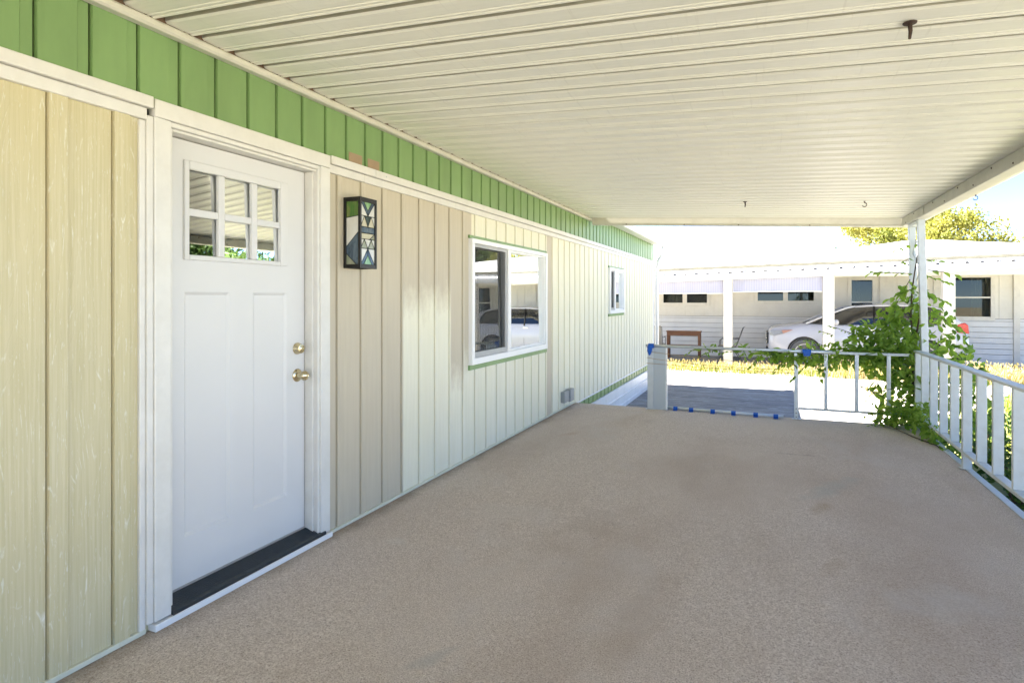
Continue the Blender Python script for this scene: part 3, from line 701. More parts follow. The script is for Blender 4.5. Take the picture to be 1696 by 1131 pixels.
# post pair, leaning a little
PZ0, PZ1 = G, 2.268
def lean(z): return 0.055*(PZ1-z)/(PZ1-0.0)
def leg(m, x, y, wd):
    h = wd/2
    lo = [(x+lean(PZ0)+a, y+b, PZ0) for a, b in ((-h, -h), (h, -h), (h, h), (-h, h))]; hi = [(x+a, y+b, PZ1) for a, b in ((-h, -h), (h, -h), (h, h), (-h, h))]
    m.idx(lo+hi, [(0, 3, 2, 1), (4, 5, 6, 7), (0, 1, 5, 4), (1, 2, 6, 5), (2, 3, 7, 6), (3, 0, 4, 7)])
POST = MB(); leg(POST, 3.955, 7.86, 0.068); POST = POST.build('post', m_rail, CAN, bevel=0.004)
mk('post', m_rail, CAN, lambda m: leg(m, 3.955, 8.32, 0.068), bevel=0.004)
def f(m):
    for k in range(5):
        z = 2.05 - k*0.5; pts = []
        for i in range(25):
            t = i/24; a = t*2*math.pi
            pts.append((3.955+lean(z), 8.09+0.16*math.sin(a), z-0.44*t))
        m.tube(pts, 0.009, 6)
    m.tube([(3.955, 7.9, 2.245), (3.955, 8.29, 2.245)], 0.012, 6)
mk('post_scroll', m_rail, POST, f, smooth=True)
mk('post_cap', m_rail, POST, lambda m: m.box(3.918, 3.992, 7.90, 8.28, 2.232, 2.266), bevel=0.002)

def hook(name, p, label, axis='z', size=1.0, bolt=False):
    x, y, z = p; t = thing(name, p, label, 'bolt' if bolt else 'hook', None if bolt else 'hooks under the patio cover')
    if bolt:
        mk('washer', m_rust, t, lambda m: m.lathe([(0, .030*size), (.004, .028*size), (.006, .012*size)], (x, y, z), (0, 0, -1), 14))
        mk('shank', m_rust, t, lambda m: m.tube([(x, y, z-.004), (x+.002, y, z-.04*size), (x-.001, y, z-.075*size)], [.010*size, .009*size, .006*size], 8))
    else:
        def f(m):
            pts = [(x, y, z), (x, y, z-.018*size)]
            for i in range(9):
                a = -math.pi/2 + i/8*math.pi*1.25
                pts.append((x+.020*size*math.cos(a)*0.9, y, z-.038*size-.020*size*math.sin(a)))
            m.tube([(x, y, z), (x, y, z-.016*size)] + [(x+.020*size*math.sin(i/9*4.4), y, z-.036*size+.020*size*math.cos(i/9*4.4)) for i in range(10)], .0042*size, 6)
        mk('bent_wire', m_rust, t, f, smooth=True)
        mk('screw_base', m_rust, t, lambda m: m.lathe([(0, .012*size), (.003, .010*size), (.004, .005)], (x, y, z), (0, 0, -1), 10))
hook('ceiling_bolt', (2.893, 2.63, cz(2.893)-0.001), 'rusty bolt and washer poking down from the near part of the patio cover', bolt=True, size=0.8)
hook('ceiling_bolt', (2.18, 7.05, cz(2.18)-0.001), 'small dark bolt under the patio cover left of the hanging hook', bolt=True, size=0.8)
hook('ceiling_hook', (3.32, 7.10, cz(3.32)), 'dark hook hanging from the patio cover underside near the corner post', size=1.0)
hook('beam_hook', (4.03, 6.25, 2.285), 'dark hook hanging from the bottom of the side beam against the sky', size=0.85)

# ------------------------------------------------------------------ railings, gate, pipes
RAIL = thing('porch_railing', (3.92, 6, 0), 'pale grey metal balustrade along the right edge of the deck', 'railing')
RX = 3.90
def f(m): m.box(RX-0.024, RX+0.060, -1.6, 7.82, 0.815, 0.838)
mk('top_rail', m_rail, RAIL, f, bevel=0.006)
mk('bottom_rail', m_rail, RAIL, lambda m: m.box(RX-0.015, RX+0.050, -1.6, 7.70, 0.122, 0.150), bevel=0.004)
bm = MB(); bm.box(RX-0.010, RX+0.036, -0.010, 0.010, 0.1505, 0.8145)
by = [7.48, 7.10, 6.75, 6.39]; 
post_y = 6.03
by += [post_y - 0.19 - 0.0 - 0.193*i*1.85 for i in range(0)]
ys = []
y = 7.79; 
for yy in (7.79, 7.50, 7.13, 6.77, 6.41, 5.68, 5.32, 4.94, 4.56, 4.18, 3.80, 3.42, 2.66, 2.28, 1.90, 1.52, 1.14): ys.append(yy)
b0 = None
for yy in ys:
    if b0 is None:
        q = MB(); q.box(RX-0.012, RX+0.052, yy-0.016, yy+0.016, 0.1505, 0.8145); b0 = q.build('baluster', m_rail, RAIL, bevel=0.003); y0b = yy
    else:
        c = b0.copy(); COL.objects.link(c); c.parent = RAIL; c.location = (0, yy-y0b, 0)
def f(m):
    m.box(RX-0.018, RX+0.046, post_y-0.024, post_y+0.024, 0.004, 0.8146); m.box(RX-0.035, RX+0.05, post_y-0.036, post_y+0.036, 0.0065, 0.0115)
p0 = mk('rail_post', m_rail, RAIL, f, bevel=0.003)
c = p0.copy(); COL.objects.link(c); c.parent = RAIL; c.location = (0, -2.99, 0)

ER = thing('end_railing', (3.2, 7.76, 0), 'short metal railing section across the far end of the deck, half hidden by the vine', 'railing')
EY = 7.76
mk('top_rail', m_rail, ER, lambda m: m.box(2.70, 3.85, EY-0.022, EY+0.022, 0.772, 0.800), bevel=0.005)
mk('bottom_rail', m_rail, ER, lambda m: m.box(2.738, 3.85, EY-0.014, EY+0.014, 0.117, 0.142), bevel=0.004)
b0 = None
for xx in (3.02, 3.328, 3.636):
    q = MB(); q.box(xx-0.019, xx+0.019, EY-0.012, EY+0.012, 0.1425, 0.7715)
    if b0 is None: b0 = q.build('baluster', m_alu, ER, bevel=0.003); x0b = xx
    else:
        c = b0.copy(); COL.objects.link(c); c.parent = ER; c.location = (xx-x0b, 0, 0)
def f(m):
    m.box(2.690, 2.733, EY-0.018, EY+0.018, 0.004, 0.7715); m.box(2.665, 2.765, EY-0.03, EY+0.03, 0.0035, 0.0085)
ep = mk('rail_post', m_alu, ER, f, bevel=0.003)
for z in (0.03, 0.075, 0.125): mk('bolt_head', m_rust, ep, lambda m: m.lathe([(0, .006), (.003, .005), (.004, .001)], (2.711, EY-0.018, z), (0, -1, 0), 8))

GP = thing('gate_post', (1.12, 7.76, 0), 'grey perforated metal end post at the ramp opening beside the home', 'post')
mk('channel', m_alu, GP, lambda m: (m.box(0.998, 1.070, EY-0.020, EY+0.020, 0.004, 0.812), m.box(0.975, 1.09, EY-0.035, EY+0.035, 0.003, 0.008)), bevel=0.003)
def m_perf_():
    k = N("perforated_sheet"); vz = k.n("TexVoronoi"); vz.inputs['Scale'].default_value = 62; vz.inputs['Randomness'].default_value = 0.0
    k.l(k.pos(), vz.inputs['Vector']); d = k.ramp(vz.outputs['Distance'], [(0.22, 1.0), (0.30, 0.0)])
    k.bsdf(k.mix(d, (0.50, 0.54, 0.56), (0.26, 0.28, 0.30)), 0.4, 0.4, 0.5); return k.m
mk('perforated_plate', m_perf_(), GP, lambda m: (m.box(1.0705, 1.225, EY-0.010, EY-0.004, 0.004, 0.800),), bevel=0.001)
mk('flange', m_vinyl, GP, lambda m: m.box(1.2255, 1.243, EY-0.022, EY+0.012, 0.004, 0.800), bevel=0.002)
def wrap(m, a, b, r): 
    m.tube([a, b], r, 12)
BP = thing('barrier_pipe', (2.0, 7.70, 0.80), 'grey pipe taped across the ramp opening as a top bar', 'pipe')
by_ = 7.715
mk('pipe', m_alu, BP, lambda m: m.tube([(0.985, by_, 0.808), (2.0, by_, 0.800), (3.08, by_, 0.795)], 0.018, 12), smooth=True)
def f(m):
    m.tube([(1.015, by_, 0.808), (1.05, by_, 0.806), (1.085, by_, 0.808)], [.030, .032, .028], 10)
    m.tube([(1.035, by_-0.005, 0.80), (1.03, by_-0.008, 0.74), (1.028, by_, 0.69)], [.036, .030, .010], 8)
mk('blue_tape', m_tape, BP, f, autos=30)
mk('blue_tape', m_tape, BP, lambda m: (m.tube([(2.775, by_, 0.797), (2.865, by_, 0.796)], 0.027, 10), m.box(2.785, 2.86, by_-0.025, by_-0.022, 0.745, 0.80)), autos=30)
FP = thing('floor_pipe', (1.9, 7.79, 0.03), 'grey pipe lying on the carpet edge with six bands of blue tape', 'pipe')
fa, fb = Vector((1.235, 7.80, 0.026)), Vector((2.575, 7.735, 0.026))
mk('pipe', m_alu, FP, lambda m: m.tube([fa, fa.lerp(fb, .5), fb], 0.019, 12), smooth=True)
for x in (1.34, 1.531, 1.788, 2.027, 2.276, 2.495):
    t = (x-fa.x)/(fb.x-fa.x); p = fa.lerp(fb, t); d = (fb-fa).normalized()
    def f(m):
        m.tube([p-d*0.026, p+d*0.026], 0.0225, 10)
        m.box(p.x-0.026, p.x+0.024, p.y-0.075, p.y-0.012, 0.0045, 0.0075)
    mk('blue_tape', m_tape, FP, f, autos=30)
def twine(a, b, sag, label):
    m = MB(); a, b = Vector(a), Vector(b)
    m.tube([a.lerp(b, i/12) + Vector((0, -0.01*math.sin(i*1.7), -sag*4*(i/12)*(1-i/12))) for i in range(13)], 0.0032, 5)
    tag(m.build('twine', m_twine, smooth=True), label, 'string', 'strings across the ramp opening')
twine((0.99, EY-0.028, 0.735), (2.70, EY-0.028, 0.630), 0.02, 'uppermost brown string tied across the ramp opening under the pipe')
twine((0.99, EY-0.030, 0.655), (2.70, EY-0.030, 0.58), 0.035, 'middle brown string sagging across the ramp opening')
twine((0.99, EY-0.028, 0.585), (2.70, EY-0.028, 0.535), 0.005, 'lowest thin string pulled nearly level across the ramp opening')

# ------------------------------------------------------------------ foliage
def rnd_unit():
    while True:
        v = Vector((random.uniform(-1,1), random.uniform(-1,1), random.uniform(-1,1)))
        if 0.05 < v.length < 1: return v.normalized()
def blob_leaves(m, c, r, n, L, out=0.4, droop=0.3, shell=0.55, up=0.6):
    c = Vector(c); r = Vector(r) if isinstance(r, (tuple, list)) else Vector((r, r, r))
    for _ in range(n):
        u = rnd_unit(); k = shell + (1-shell)*random.random()
        if random.random() < 0.25: k *= random.random()
        p = c + Vector((u.x*r.x, u.y*r.y, u.z*r.z))*k
        d = (u*out + rnd_unit()*0.8 + Vector((0, 0, -droop)))
        nr = (Vector((0, -0.45, 1))*up + rnd_unit()*0.7 + u*0.3)
        l = L*random.uniform(0.6, 1.15)
        m.leaf(p, d, nr, l, l*random.uniform(0.5, 0.62))
def spray(m, a, b, n, L, st=None, sag=0.0):
    a, b = Vector(a), Vector(b); ax = (b-a).normalized()
    pts = [a.lerp(b, i/8) + Vector((0, 0, -sag*(i/8)**2)) for i in range(9)]
    if st is not None: st.tube(pts, [0.0045*(1-i/12) for i in range(9)], 5)
    for i in range(n):
        t = (i+0.5)/n; q = min(7, int(t*8)); p = pts[q].lerp(pts[q+1], t*8-q)
        sgn = 1 if i % 2 else -1
        sd_ = ax.cross(Vector((0, 0, 1)))
        if sd_.length < 0.1: sd_ = Vector((1, 0, 0))
        sd_.normalize()
        d = ax*0.55 + sd_*sgn*0.7 + Vector((0, 0, -0.35)) + rnd_unit()*0.25
        l = L*random.uniform(0.75, 1.15)
        m.leaf(p, d, Vector((0, 0, 1)) + rnd_unit()*0.45, l, l*0.52)
random.seed(11)
VINE = thing('climbing_vine', (3.95, 8.1, G), 'leafy green vine climbing the corner post and sprawling along the end railing', 'vine')
lv, dv, st = MB(), MB(), MB()
PX, PY = 3.93, 8.05
# around the post: (z, radius, n)
for z, r, n, ox in ((1.42, .17, 26, .0), (1.25, .22, 50, -.02), (1.08, .28, 70, -.06), (0.92, .34, 130, -.12), (0.75, .42, 190, -.18), (0.58, .44, 220, -.15), (0.42, .38, 190, -.02), (0.25, .32, 140, -.02), (0.08, .30, 130, .0), (-.1, .30, 130, .05), (-.3, .32, 120, .05)):
    blob_leaves(lv, (PX+ox-0.02, PY-0.02, z), (r, r*0.9, .13), int(n*0.62), .105)
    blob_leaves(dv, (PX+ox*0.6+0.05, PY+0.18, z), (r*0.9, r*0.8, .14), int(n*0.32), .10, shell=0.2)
# mass to the left of the post, over and behind the rail
for c, r, n in (((3.55, 7.95, .92), (.30, .25, .16), 110), ((3.35, 7.9, .83), (.28, .22, .12), 100), ((3.6, 7.95, 1.05), (.22, .2, .12), 70), ((3.05, 7.85, .79), (.26, .15, .07), 80), ((2.80, 7.80, .74), (.20, .12, .09), 75), ((2.62, 7.76, .72), (.16, .08, .10), 46), ((2.42, 7.76, .74), (.16, .07, .07), 40), ((2.15, 7.76, .77), (.14, .06, .06), 24), ((1.72, 7.75, .78), (.10, .05, .05), 12), ((3.2, 7.85, .70), (.25, .12, .06), 50), ((3.48, 7.95, 1.02), (.22, .2, .12), 90), ((3.7, 8.0, 1.18), (.16, .15, .14), 70), ((3.62, 7.9, .78), (.26, .15, .10), 90),
                 ((2.98, 7.82, .62), (.14, .1, .06), 26), ((3.45, 7.85, .72), (.2, .12, .07), 40)):
    blob_leaves(lv, c, r, n, .095)
# right of the post
for c, r, n in (((4.25, 8.0, .95), (.16, .2, .20), 46), ((4.30, 7.9, .62), (.22, .3, .22), 90), ((4.35, 7.8, .30), (.25, .4, .25), 120), ((4.3, 7.6, .0), (.28, .5, .25), 150), ((4.15, 8.1, 1.25), (.12, .12, .12), 22)):
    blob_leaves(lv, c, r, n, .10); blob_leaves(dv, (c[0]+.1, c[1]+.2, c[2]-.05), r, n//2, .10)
# heap that spills on to the deck corner
for c, r, n in (((3.72, 7.62, .16), (.20, .17, .14), 120), ((3.85, 7.35, .20), (.12, .25, .16), 90), ((3.60, 7.72, .10), (.15, .10, .10), 60), ((3.9, 7.0, .08), (.08, .3, .10), 60), ((3.99, 6.7, -.02), (.08, .35, .08), 60)):
    blob_leaves(lv, c, r, n, .085, droop=0.5)
# open sprays near the top and at the sides
for a, b, n, L in (((3.90, 8.0, 1.68), (3.48, 7.95, 1.73), 12, .105), ((3.92, 8.0, 1.52), (3.66, 7.9, 1.42), 8, .12), ((3.98, 7.95, 1.66), (4.24, 7.95, 1.60), 7, .10), ((3.98, 7.95, 1.48), (4.22, 7.9, 1.38), 7, .11), ((4.0, 7.95, 1.28), (4.30, 7.9, 1.12), 8, .11),
                   ((3.9, 8.1, 1.62), (3.72, 8.0, 1.30), 8, .12), ((3.95, 7.9, 1.36), (3.66, 7.9, 1.22), 8, .13), ((3.9, 8.2, 2.02), (3.76, 8.1, 1.98), 4, .09), ((3.97, 8.2, 2.08), (3.99, 8.1, 2.0), 3, .09), ((3.92, 8.2, 1.86), (3.8, 8.0, 1.83), 3, .08), ((4.0, 8.0, 1.83), (4.15, 7.9, 1.83), 3, .09), ((4.05, 8.0, 1.72), (4.32, 7.9, 1.68), 3, .10),
                   ((3.1, 7.8, .98), (2.95, 7.75, 1.06), 7, .06), ((3.3, 7.8, 1.0), (3.05, 7.8, 1.12), 9, .06), ((3.0, 7.8, .86), (2.82, 7.75, .95), 8, .07), ((2.9, 7.78, .72), (2.66, 7.74, .48), 8, .085), ((3.05, 7.78, .72), (2.96, 7.72, .50), 7, .085), ((2.62, 7.78, .74), (2.48, 7.74, .56), 7, .075), ((2.3, 7.76, .80), (1.85, 7.75, .77), 9, .065), ((1.9, 7.76, .80), (1.62, 7.74, .72), 7, .06), ((1.6, 7.75, .79), (1.48, 7.73, .74), 4, .06), ((2.0, 7.76, .80), (2.06, 7.74, .90), 5, .06), ((2.35, 7.76, .74), (2.2, 7.74, .60), 8, .075),
                   ((3.85, 7.85, .06), (3.42, 7.74, .30), 10, .05), ((3.6, 7.78, .30), (3.36, 7.74, .46), 9, .05), ((3.75, 7.7, .24), (3.38, 7.7, .12), 7, .05), ((3.7, 7.75, .42), (3.45, 7.75, .36), 7, .045), ((3.6, 7.68, .10), (3.42, 7.62, .03), 6, .05)):
    spray(lv, a, b, n, L, st, 0.03)
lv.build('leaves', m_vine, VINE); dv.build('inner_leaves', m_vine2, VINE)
random.seed(5)
for k in range(4):
    pts = []; ph = k*1.6
    for i in range(28):
        z = G + i*0.098*(1.0 if k < 2 else 0.55); a = ph + z*2.3
        pts.append((3.955+lean(z)+0.065*math.cos(a), 8.10+0.17*math.sin(a), z))
    st.tube(pts, [0.016*(1-i/40) for i in range(28)], 6)
st.tube([(3.86, 8.0, .75), (3.5, 7.82, .79), (3.1, 7.79, .77), (2.6, 7.78, .76), (2.1, 7.77, .79), (1.5, 7.75, .76)], [.009, .008, .007, .006, .004, .002], 6)
st.tube([(3.9, 7.8, .02), (3.6, 7.70, .03), (3.75, 7.2, .012), (3.88, 6.85, .012), (3.94, 6.5, -.02)], [.006]*5, 5)
st.build('stem', m_stem, VINE, smooth=True)

# shrubs below the right railing
random.seed(21)
def shrub(p, r, n, L, mat, label, tall=1.0):
    t = thing('shrub', p, label, 'shrub', 'shrubs growing below the deck railing')
    a, s = MB(), MB(); x, y, z = p
    for k in range(7):
        an = k*0.9; e = (x+r*0.7*math.cos(an), y+r*0.7*math.sin(an), z+tall*random.uniform(.5, .95))
        s.tube([(x, y, z), (x+r*0.3*math.cos(an), y+r*0.3*math.sin(an), z+tall*0.4), e], [.012, .008, .003], 5)
        blob_leaves(a, e, (r*0.45, r*0.45, tall*0.28), n//10, L, shell=0.3)
    blob_leaves(a, (x, y, z+tall*0.5), (r, r, tall*0.5), int(n*0.5), L, shell=0.5)
    a.build('leaves', mat, t); s.build('stem', m_stem, t)
shrub((4.55, 7.0, G), .42, 520, .075, m_shrub, 'low leafy green shrub under the railing nearest the vine', .62)
shrub((4.60, 6.1, G), .45, 560, .075, m_shrub, 'green shrub behind the balusters next to the rail post', .66)
shrub((4.70, 5.2, G), .48, 620, .075, m_shrub, 'bushy green shrub at the right edge of the picture below the rail', .70)
shrub((5.25, 7.35, G), .42, 420, .07, m_shrub, 'green shrub at the lawn side behind the other shrubs', .60)
shrub((5.55, 6.55, G), .36, 340, .07, m_redleaf, 'shrub with reddish brown leaves beyond the right railing', .62)
shrub((4.55, 4.2, G), .48, 420, .08, m_shrub, 'green shrub lowest in the picture outside the deck edge', .62)
shrub((4.75, 9.0, G), .42, 420, .085, m_shrub, 'green shrub on the far side of the corner post beside the driveway', .75)

# grasses
def blades(name, n, area, h, mat, kind='stuff', wd=.006, lean_=.35, z=G, seed=1, plume=0.0):
    random.seed(seed); m = MB(); cnt = 0
    while cnt < n:
        x, y, ok = area()
        if not ok: continue
        cnt += 1
        zz = z(x, y) if callable(z) else z
        hh = h*random.uniform(.4, 1.15); a = random.uniform(0, 6.283); dx, dy = math.cos(a), math.sin(a); l = lean_*hh*random.uniform(.2, 1)
        w_ = wd*random.uniform(.7, 1.3); px, py = -dy*w_, dx*w_
        m.idx([(x-px, y-py, zz), (x+px, y+py, zz), (x+dx*l*.4+px*.7, y+dy*l*.4+py*.7, zz+hh*.6), (x+dx*l*.4-px*.7, y+dy*l*.4-py*.7, zz+hh*.6), (x+dx*l, y+dy*l, zz+hh)], [(0, 1, 2, 3), (3, 2, 4)])
        if plume and random.random() < plume:
            m.leaf(Vector((x+dx*l*.8, y+dy*l*.8, zz+hh*.85)), Vector((dx, dy, 1.6)), Vector((dy, -dx, .2)), .09, .03)
    o = m.build(name, mat); o['kind'] = kind; return o
def vz(x, y): return G + (NG-G)*min(1, max(0, (y-16.75)/.45))
def vband(x0, x1, y0, y1):
    def a(): return random.uniform(x0, x1), y0+(y1-y0)*random.random(), True
    return a
tag(blades('dry_grass', 5200, vband(-1, 13, 16.8, 17.7), .17, m_straw, wd=.009, z=vz, seed=2, plume=.15), 'dry yellow grass along the verge between driveway and carport', 'grass')
tag(blades('verge_weeds', 3200, vband(-.5, 12, 16.78, 17.3), .13, m_weed, wd=.012, z=vz, seed=3), 'greener weeds fringing the near edge of the dry verge', 'weeds')
tag(blades('tall_dry_grass', 1300, lambda: (random.choice((random.gauss(4.55, .32), random.gauss(7.15, .3), random.gauss(8.0, .5))), random.uniform(16.7, 17.6), True), .36, m_straw, wd=.008, z=vz, seed=4, plume=.6, lean_=.6), 'tall dry plume grass clumps on the verge in front of the car', 'grass')
tag(blades('driveway_weeds', 500, lambda: (random.gauss(4.5, .16), random.uniform(10.5, 15.6), True), .09, m_straw, wd=.009, seed=5), 'straw coloured weeds growing through the driveway crack', 'weeds')
def larea():
    y = random.uniform(7.8, 15.2); x = random.uniform(4.6, 9.5)
    lim = 4.7 if y < 10.4 else 4.7+(y-10.4)*0.46
    return x, y, x > lim
tag(blades('lawn_grass', 8000, larea, .11, m_blade, wd=.008, seed=6), 'sunlit yellow green lawn grass beyond the right railing', 'grass')

# trees
def crown(m, centers, n, L, seed):
    random.seed(seed)
    for c, r, k in centers: blob_leaves(m, c, r, int(n*k), L, out=.5, droop=.15, shell=.45)
def tree(p, h, rx, ry, label, mat, n, L, seed, clumps=60, trunk_r=.16, base=0.35, lopsided=0.0, cat='tree'):
    random.seed(seed); t = thing('tree', p, label, cat); x, y, z = p
    tr, lf = MB(), MB()
    tr.tube([(x, y, z), (x+.05, y, z+h*.2), (x-.04, y+.05, z+h*.45), (x, y, z+h*.75)], [trunk_r, trunk_r*.8, trunk_r*.6, trunk_r*.2], 9)
    cl = []
    for i in range(clumps):
        u = rnd_unit(); k = random.random()**.45
        zz = base+(1-base)*(0.5+0.5*u.z*k)
        wfac = math.sqrt(max(0.05, 1-((zz-base)/(1-base)*2-1)**2*.9))
        rr = random.uniform(.10, .20)*min(rx, ry)*1.35
        c = (x+rx*u.x*k*wfac*1.05+lopsided*rx*(zz-.5), y+ry*u.y*k*wfac*1.05, z+h*zz)
        cl.append((c, (rr*1.25, rr*1.25, rr*.8), 1.0))
        if i % 3 == 0: tr.tube([(x, y, z+h*random.uniform(.25, .55)), ((x+c[0])/2, (y+c[1])/2, (z+h*.45+c[2])/2), c], [trunk_r*.35, trunk_r*.22, trunk_r*.06], 5)
    crown(lf, cl, n/clumps, L, seed+1)
    tr.build('trunk', m_bark, t, smooth=True); lf.build('crown', mat, t)
    return t
tree((8.15, 31.0, G), 6.15, 3.3, 2.5, 'yellow green tree rising behind the white roof of the house opposite', m_tree, 34000, .16, 31, 150, lopsided=.15)
tree((20.0, 45.0, G), 11.0, 2.7, 2.7, 'dark green tree beyond the house opposite, mirrored in the left pane of the large window', m_tree2, 7000, .36, 41, 70)
tree((24.0, 22.5, G), 6.5, 4.6, 3.0, 'broad dark tree farthest right, mirrored low in the door glass', m_tree2, 7000, .34, 43, 80)

# ------------------------------------------------------------------ the house opposite with its carport
NB = thing('neighbour_house', (4, 21, NG), 'long white single storey house with a carport across the driveway', 'house')
NY = 21.0; FX0, FX1 = -9.0, 9.3
def eave_z(x): return 1.905 + 0.0283*(x-0.5)          # fascia bottom, rising slowly to the right
NW = [(-0.93, 0.60, 1.215, 1.66), (2.05, 3.78, 1.285, 1.72), (4.70, 5.36, 0.95, 2.02), (7.30, 8.26, 0.84, 2.06)]
def wall_pieces(m, z0, z1, x0, x1):
    # vertical grooved siding round the openings
    x = x0
    while x < x1 - 1e-4:
        xe = min(x+0.305, x1)
        segs = [(z0, z1)]
        cuts = sorted({x, xe} | {e for w_ in NW for e in w_[:2] if x < e < xe})
        for a, b in zip(cuts, cuts[1:]):
            zz = [(z0, z1)]
            for (wa, wb, wc, wd_) in NW:
                if wa-1e-6 <= a and b <= wb+1e-6: zz = [(z0, wc), (wd_, z1)]
            for p, q in zz: (m.box(a + (.016 if a == x else 0), b, NY, NY+0.06, p, q), m.box(a, a+.017, NY+.012, NY+.055, p, q) if a == x else None)
        x = xe
mk('wall', m_nwall, NB, lambda m: (wall_pieces(m, 0.84, 2.35, FX0, FX1), m.box(FX0, FX1, NY+0.061, NY+0.1, 0.84, 0.845)))
def f(m):
    z = NG+0.16; k = 0
    while z < 0.838:
        z1 = min(z+0.155, 0.838)
        m.prism([(NY-0.020, z), (NY+0.05, z), (NY+0.05, z1-.013), (NY-0.004, z1-.013)], FX0, 'x', FX1); z = z1
mk('lap_siding', m_nlap, NB, f)
mk('wall_backing', paint('lap_gap', (0.46, 0.44, 0.40), 0.8, 0.1, 4), NB, lambda m: m.box(FX0+.01, FX1-.03, NY+.051, NY+.058, NG+.16, .838))
mk('foundation', m_nlap, NB, lambda m: m.box(FX0, FX1, NY-0.004, NY+0.05, NG-0.05, NG+0.155))
mk('rear_shell', m_dark, NB, lambda m: (m.box(FX0, FX1, NY+1.6, NY+1.7, NG, 2.35), m.box(FX0, FX0+.1, NY+.1, NY+1.6, NG, 2.35), m.box(FX1-.1, FX1, NY+.1, NY+1.6, NG, 2.35), m.box(FX0, FX1, NY+.1, NY+1.6, 2.3, 2.35)))
def f(m):
    m.box(FX1-.02, FX1, NY, NY+4.5, NG, 2.35)
mk('side_wall', m_post, NB, f)
for (a_, b_, d_, e_, g_) in ((1.16, 1.30, .03, NG, 2.35), (6.85, 7.05, .03, NG, 2.35), (5.50, 5.85, .035, .6, 2.2), (8.72, 8.86, .05, NG, 2.35)):
    mk('corner_board', m_post, NB, lambda m: m.box(a_, b_, NY-d_, NY-.001, e_, g_))
def nwindow(w_, split, horizontal=False, shade=False):
    a, b, c, d = w_; t = .055
    def f(m):
        m.box(a-.04, a+t, NY-.030, NY+.03, c-.05, d+.04); m.box(b-t, b+.04, NY-.030, NY+.03, c-.05, d+.04)
        m.box(a+t+.0005, b-t-.0005, NY-.029, NY+.03, c-.05, c+t); m.box(a+t+.0005, b-t-.0005, NY-.029, NY+.03, d-t, d+.04)
        for s in split:
            if horizontal: m.box(a+t+.0005, b-t-.0005, NY-.022, NY+.03, s-.022, s+.022)
            else: m.box(s-.07, s+.07, NY-.026, NY+.03, c+t+.0005, d-t-.0005)
    o = mk('window', m_post, NB, f, bevel=.004)
    mk('pane', m_nglass, o, lambda m: m.box(a+.02, b-.02, NY+.012, NY+.016, c+.02, d-.02))
    def f(m):
        n = 30; x0, x1 = (a+(b-a)*.05, a+(b-a)*.45) if not shade else (a+(b-a)*.5, b)
        for i in range(n):
            xa, xb = x0+(x1-x0)*i/n, x0+(x1-x0)*(i+1)/n
            m.face([(xa, NY+.12+.02*math.sin(i), c), (xb, NY+.12+.02*math.sin(i+1), c), (xb, NY+.12+.02*math.sin(i+1), d), (xa, NY+.12+.02*math.sin(i), d)])
    mk('curtain', m_curtain, o, f, smooth=True)
nwindow(NW[0], [-.17]); nwindow(NW[1], [2.92], shade=True); nwindow(NW[2], [1.30], True); nwindow(NW[3], [1.44], True, True)
# main roof: white, ends curved down at the right
def f(m):
    n = 26; prof_x = [FX0-.4 + (10.3-FX0+.4)*i/n for i in range(n+1)]
    lo, hi = [], []
    for x in prof_x:
        e = 2.42+0.024*(x-4); rise = 0.74 if x < 5.4 else 0.74+0.16*math.sin(min(1, (x-5.4)/3.2)*math.pi)*1.0
        if x > 8.6: rise -= (x-8.6)*.12
        lo.append((x, 18.55, e)); hi.append((x, 24.0, e+rise-.02))
    mid = [(a[0], 21.5, a[2]+(b[2]-a[2])*.68) for a, b in zip(lo, hi)]
    back = [(a[0], 28.0, a[2]) for a in lo]
    rows = [[(x, 18.55, z-.02) for x, _, z in lo], lo, mid, hi, back]
    vs = [p for r in rows for p in r]; k = n+1
    m.idx(vs, [(r*k+i, r*k+i+1, (r+1)*k+i+1, (r+1)*k+i) for r in range(len(rows)-1) for i in range(n)])
    m.idx([(x, 18.56, z-.06) for x, _, z in lo]+[(x, 28.0, z-.06) for x, _, z in lo], [(i, k+i, k+i+1, i+1) for i in range(n)])
NROOF = mk('roof', m_roofw, NB, f, autos=30)
def f(m):
    # long gutter along the roof edge
    for i in range(22):
        xa, xb = FX0-.4+i*.88, FX0-.4+(i+1)*.88-.002
        za, zb = 2.42+0.024*(xa-4), 2.42+0.024*(xb-4)
        m.idx([(xa, 18.40, za-.075), (xa, 18.54, za-.075), (xa, 18.54, za-.003), (xa, 18.40, za-.003), (xb, 18.40, zb-.075), (xb, 18.54, zb-.075), (xb, 18.54, zb-.003), (xb, 18.40, zb-.003)], [(0, 3, 2, 1), (4, 5, 6, 7), (0, 1, 5, 4), (1, 2, 6, 5), (2, 3, 7, 6), (3, 0, 4, 7)])
mk('gutter', paint("dull_gutter", (0.20, 0.185, 0.13), .6, .15, 3), NB, f)
mk('eave_board', m_gutterw, NB, lambda m: m.idx([(x, y, (2.42+0.024*(x-4)-.08) if t else 2.0) for x in (FX0-.3, 10.2) for y in (18.57, 18.62) for t in (0, 1)], [(0, 1, 3, 2), (4, 6, 7, 5), (0, 4, 5, 1), (2, 3, 7, 6), (0, 2, 6, 4), (1, 5, 7, 3)]))
def vent(x, y, z, r, h, cap):
    mk('vent', m_greybox if not cap else m_roofw, NROOF, lambda m: (m.tube([(x, y, z-.25), (x, y, z+h)], r, 10), m.tube([(x, y, z+h), (x, y, z+h+.03)], r*1.6, 10)) if cap else m.tube([(x, y, z-.25), (x, y, z+h)], r, 10))
vent(-.1, 22.6, 3.02, .035, .16, False); vent(3.55, 22.6, 3.05, .05, .16, False); vent(1.0, 22.2, 2.95, .10, .06, True); vent(-.9, 22.8, 3.0, .14, .03, True)
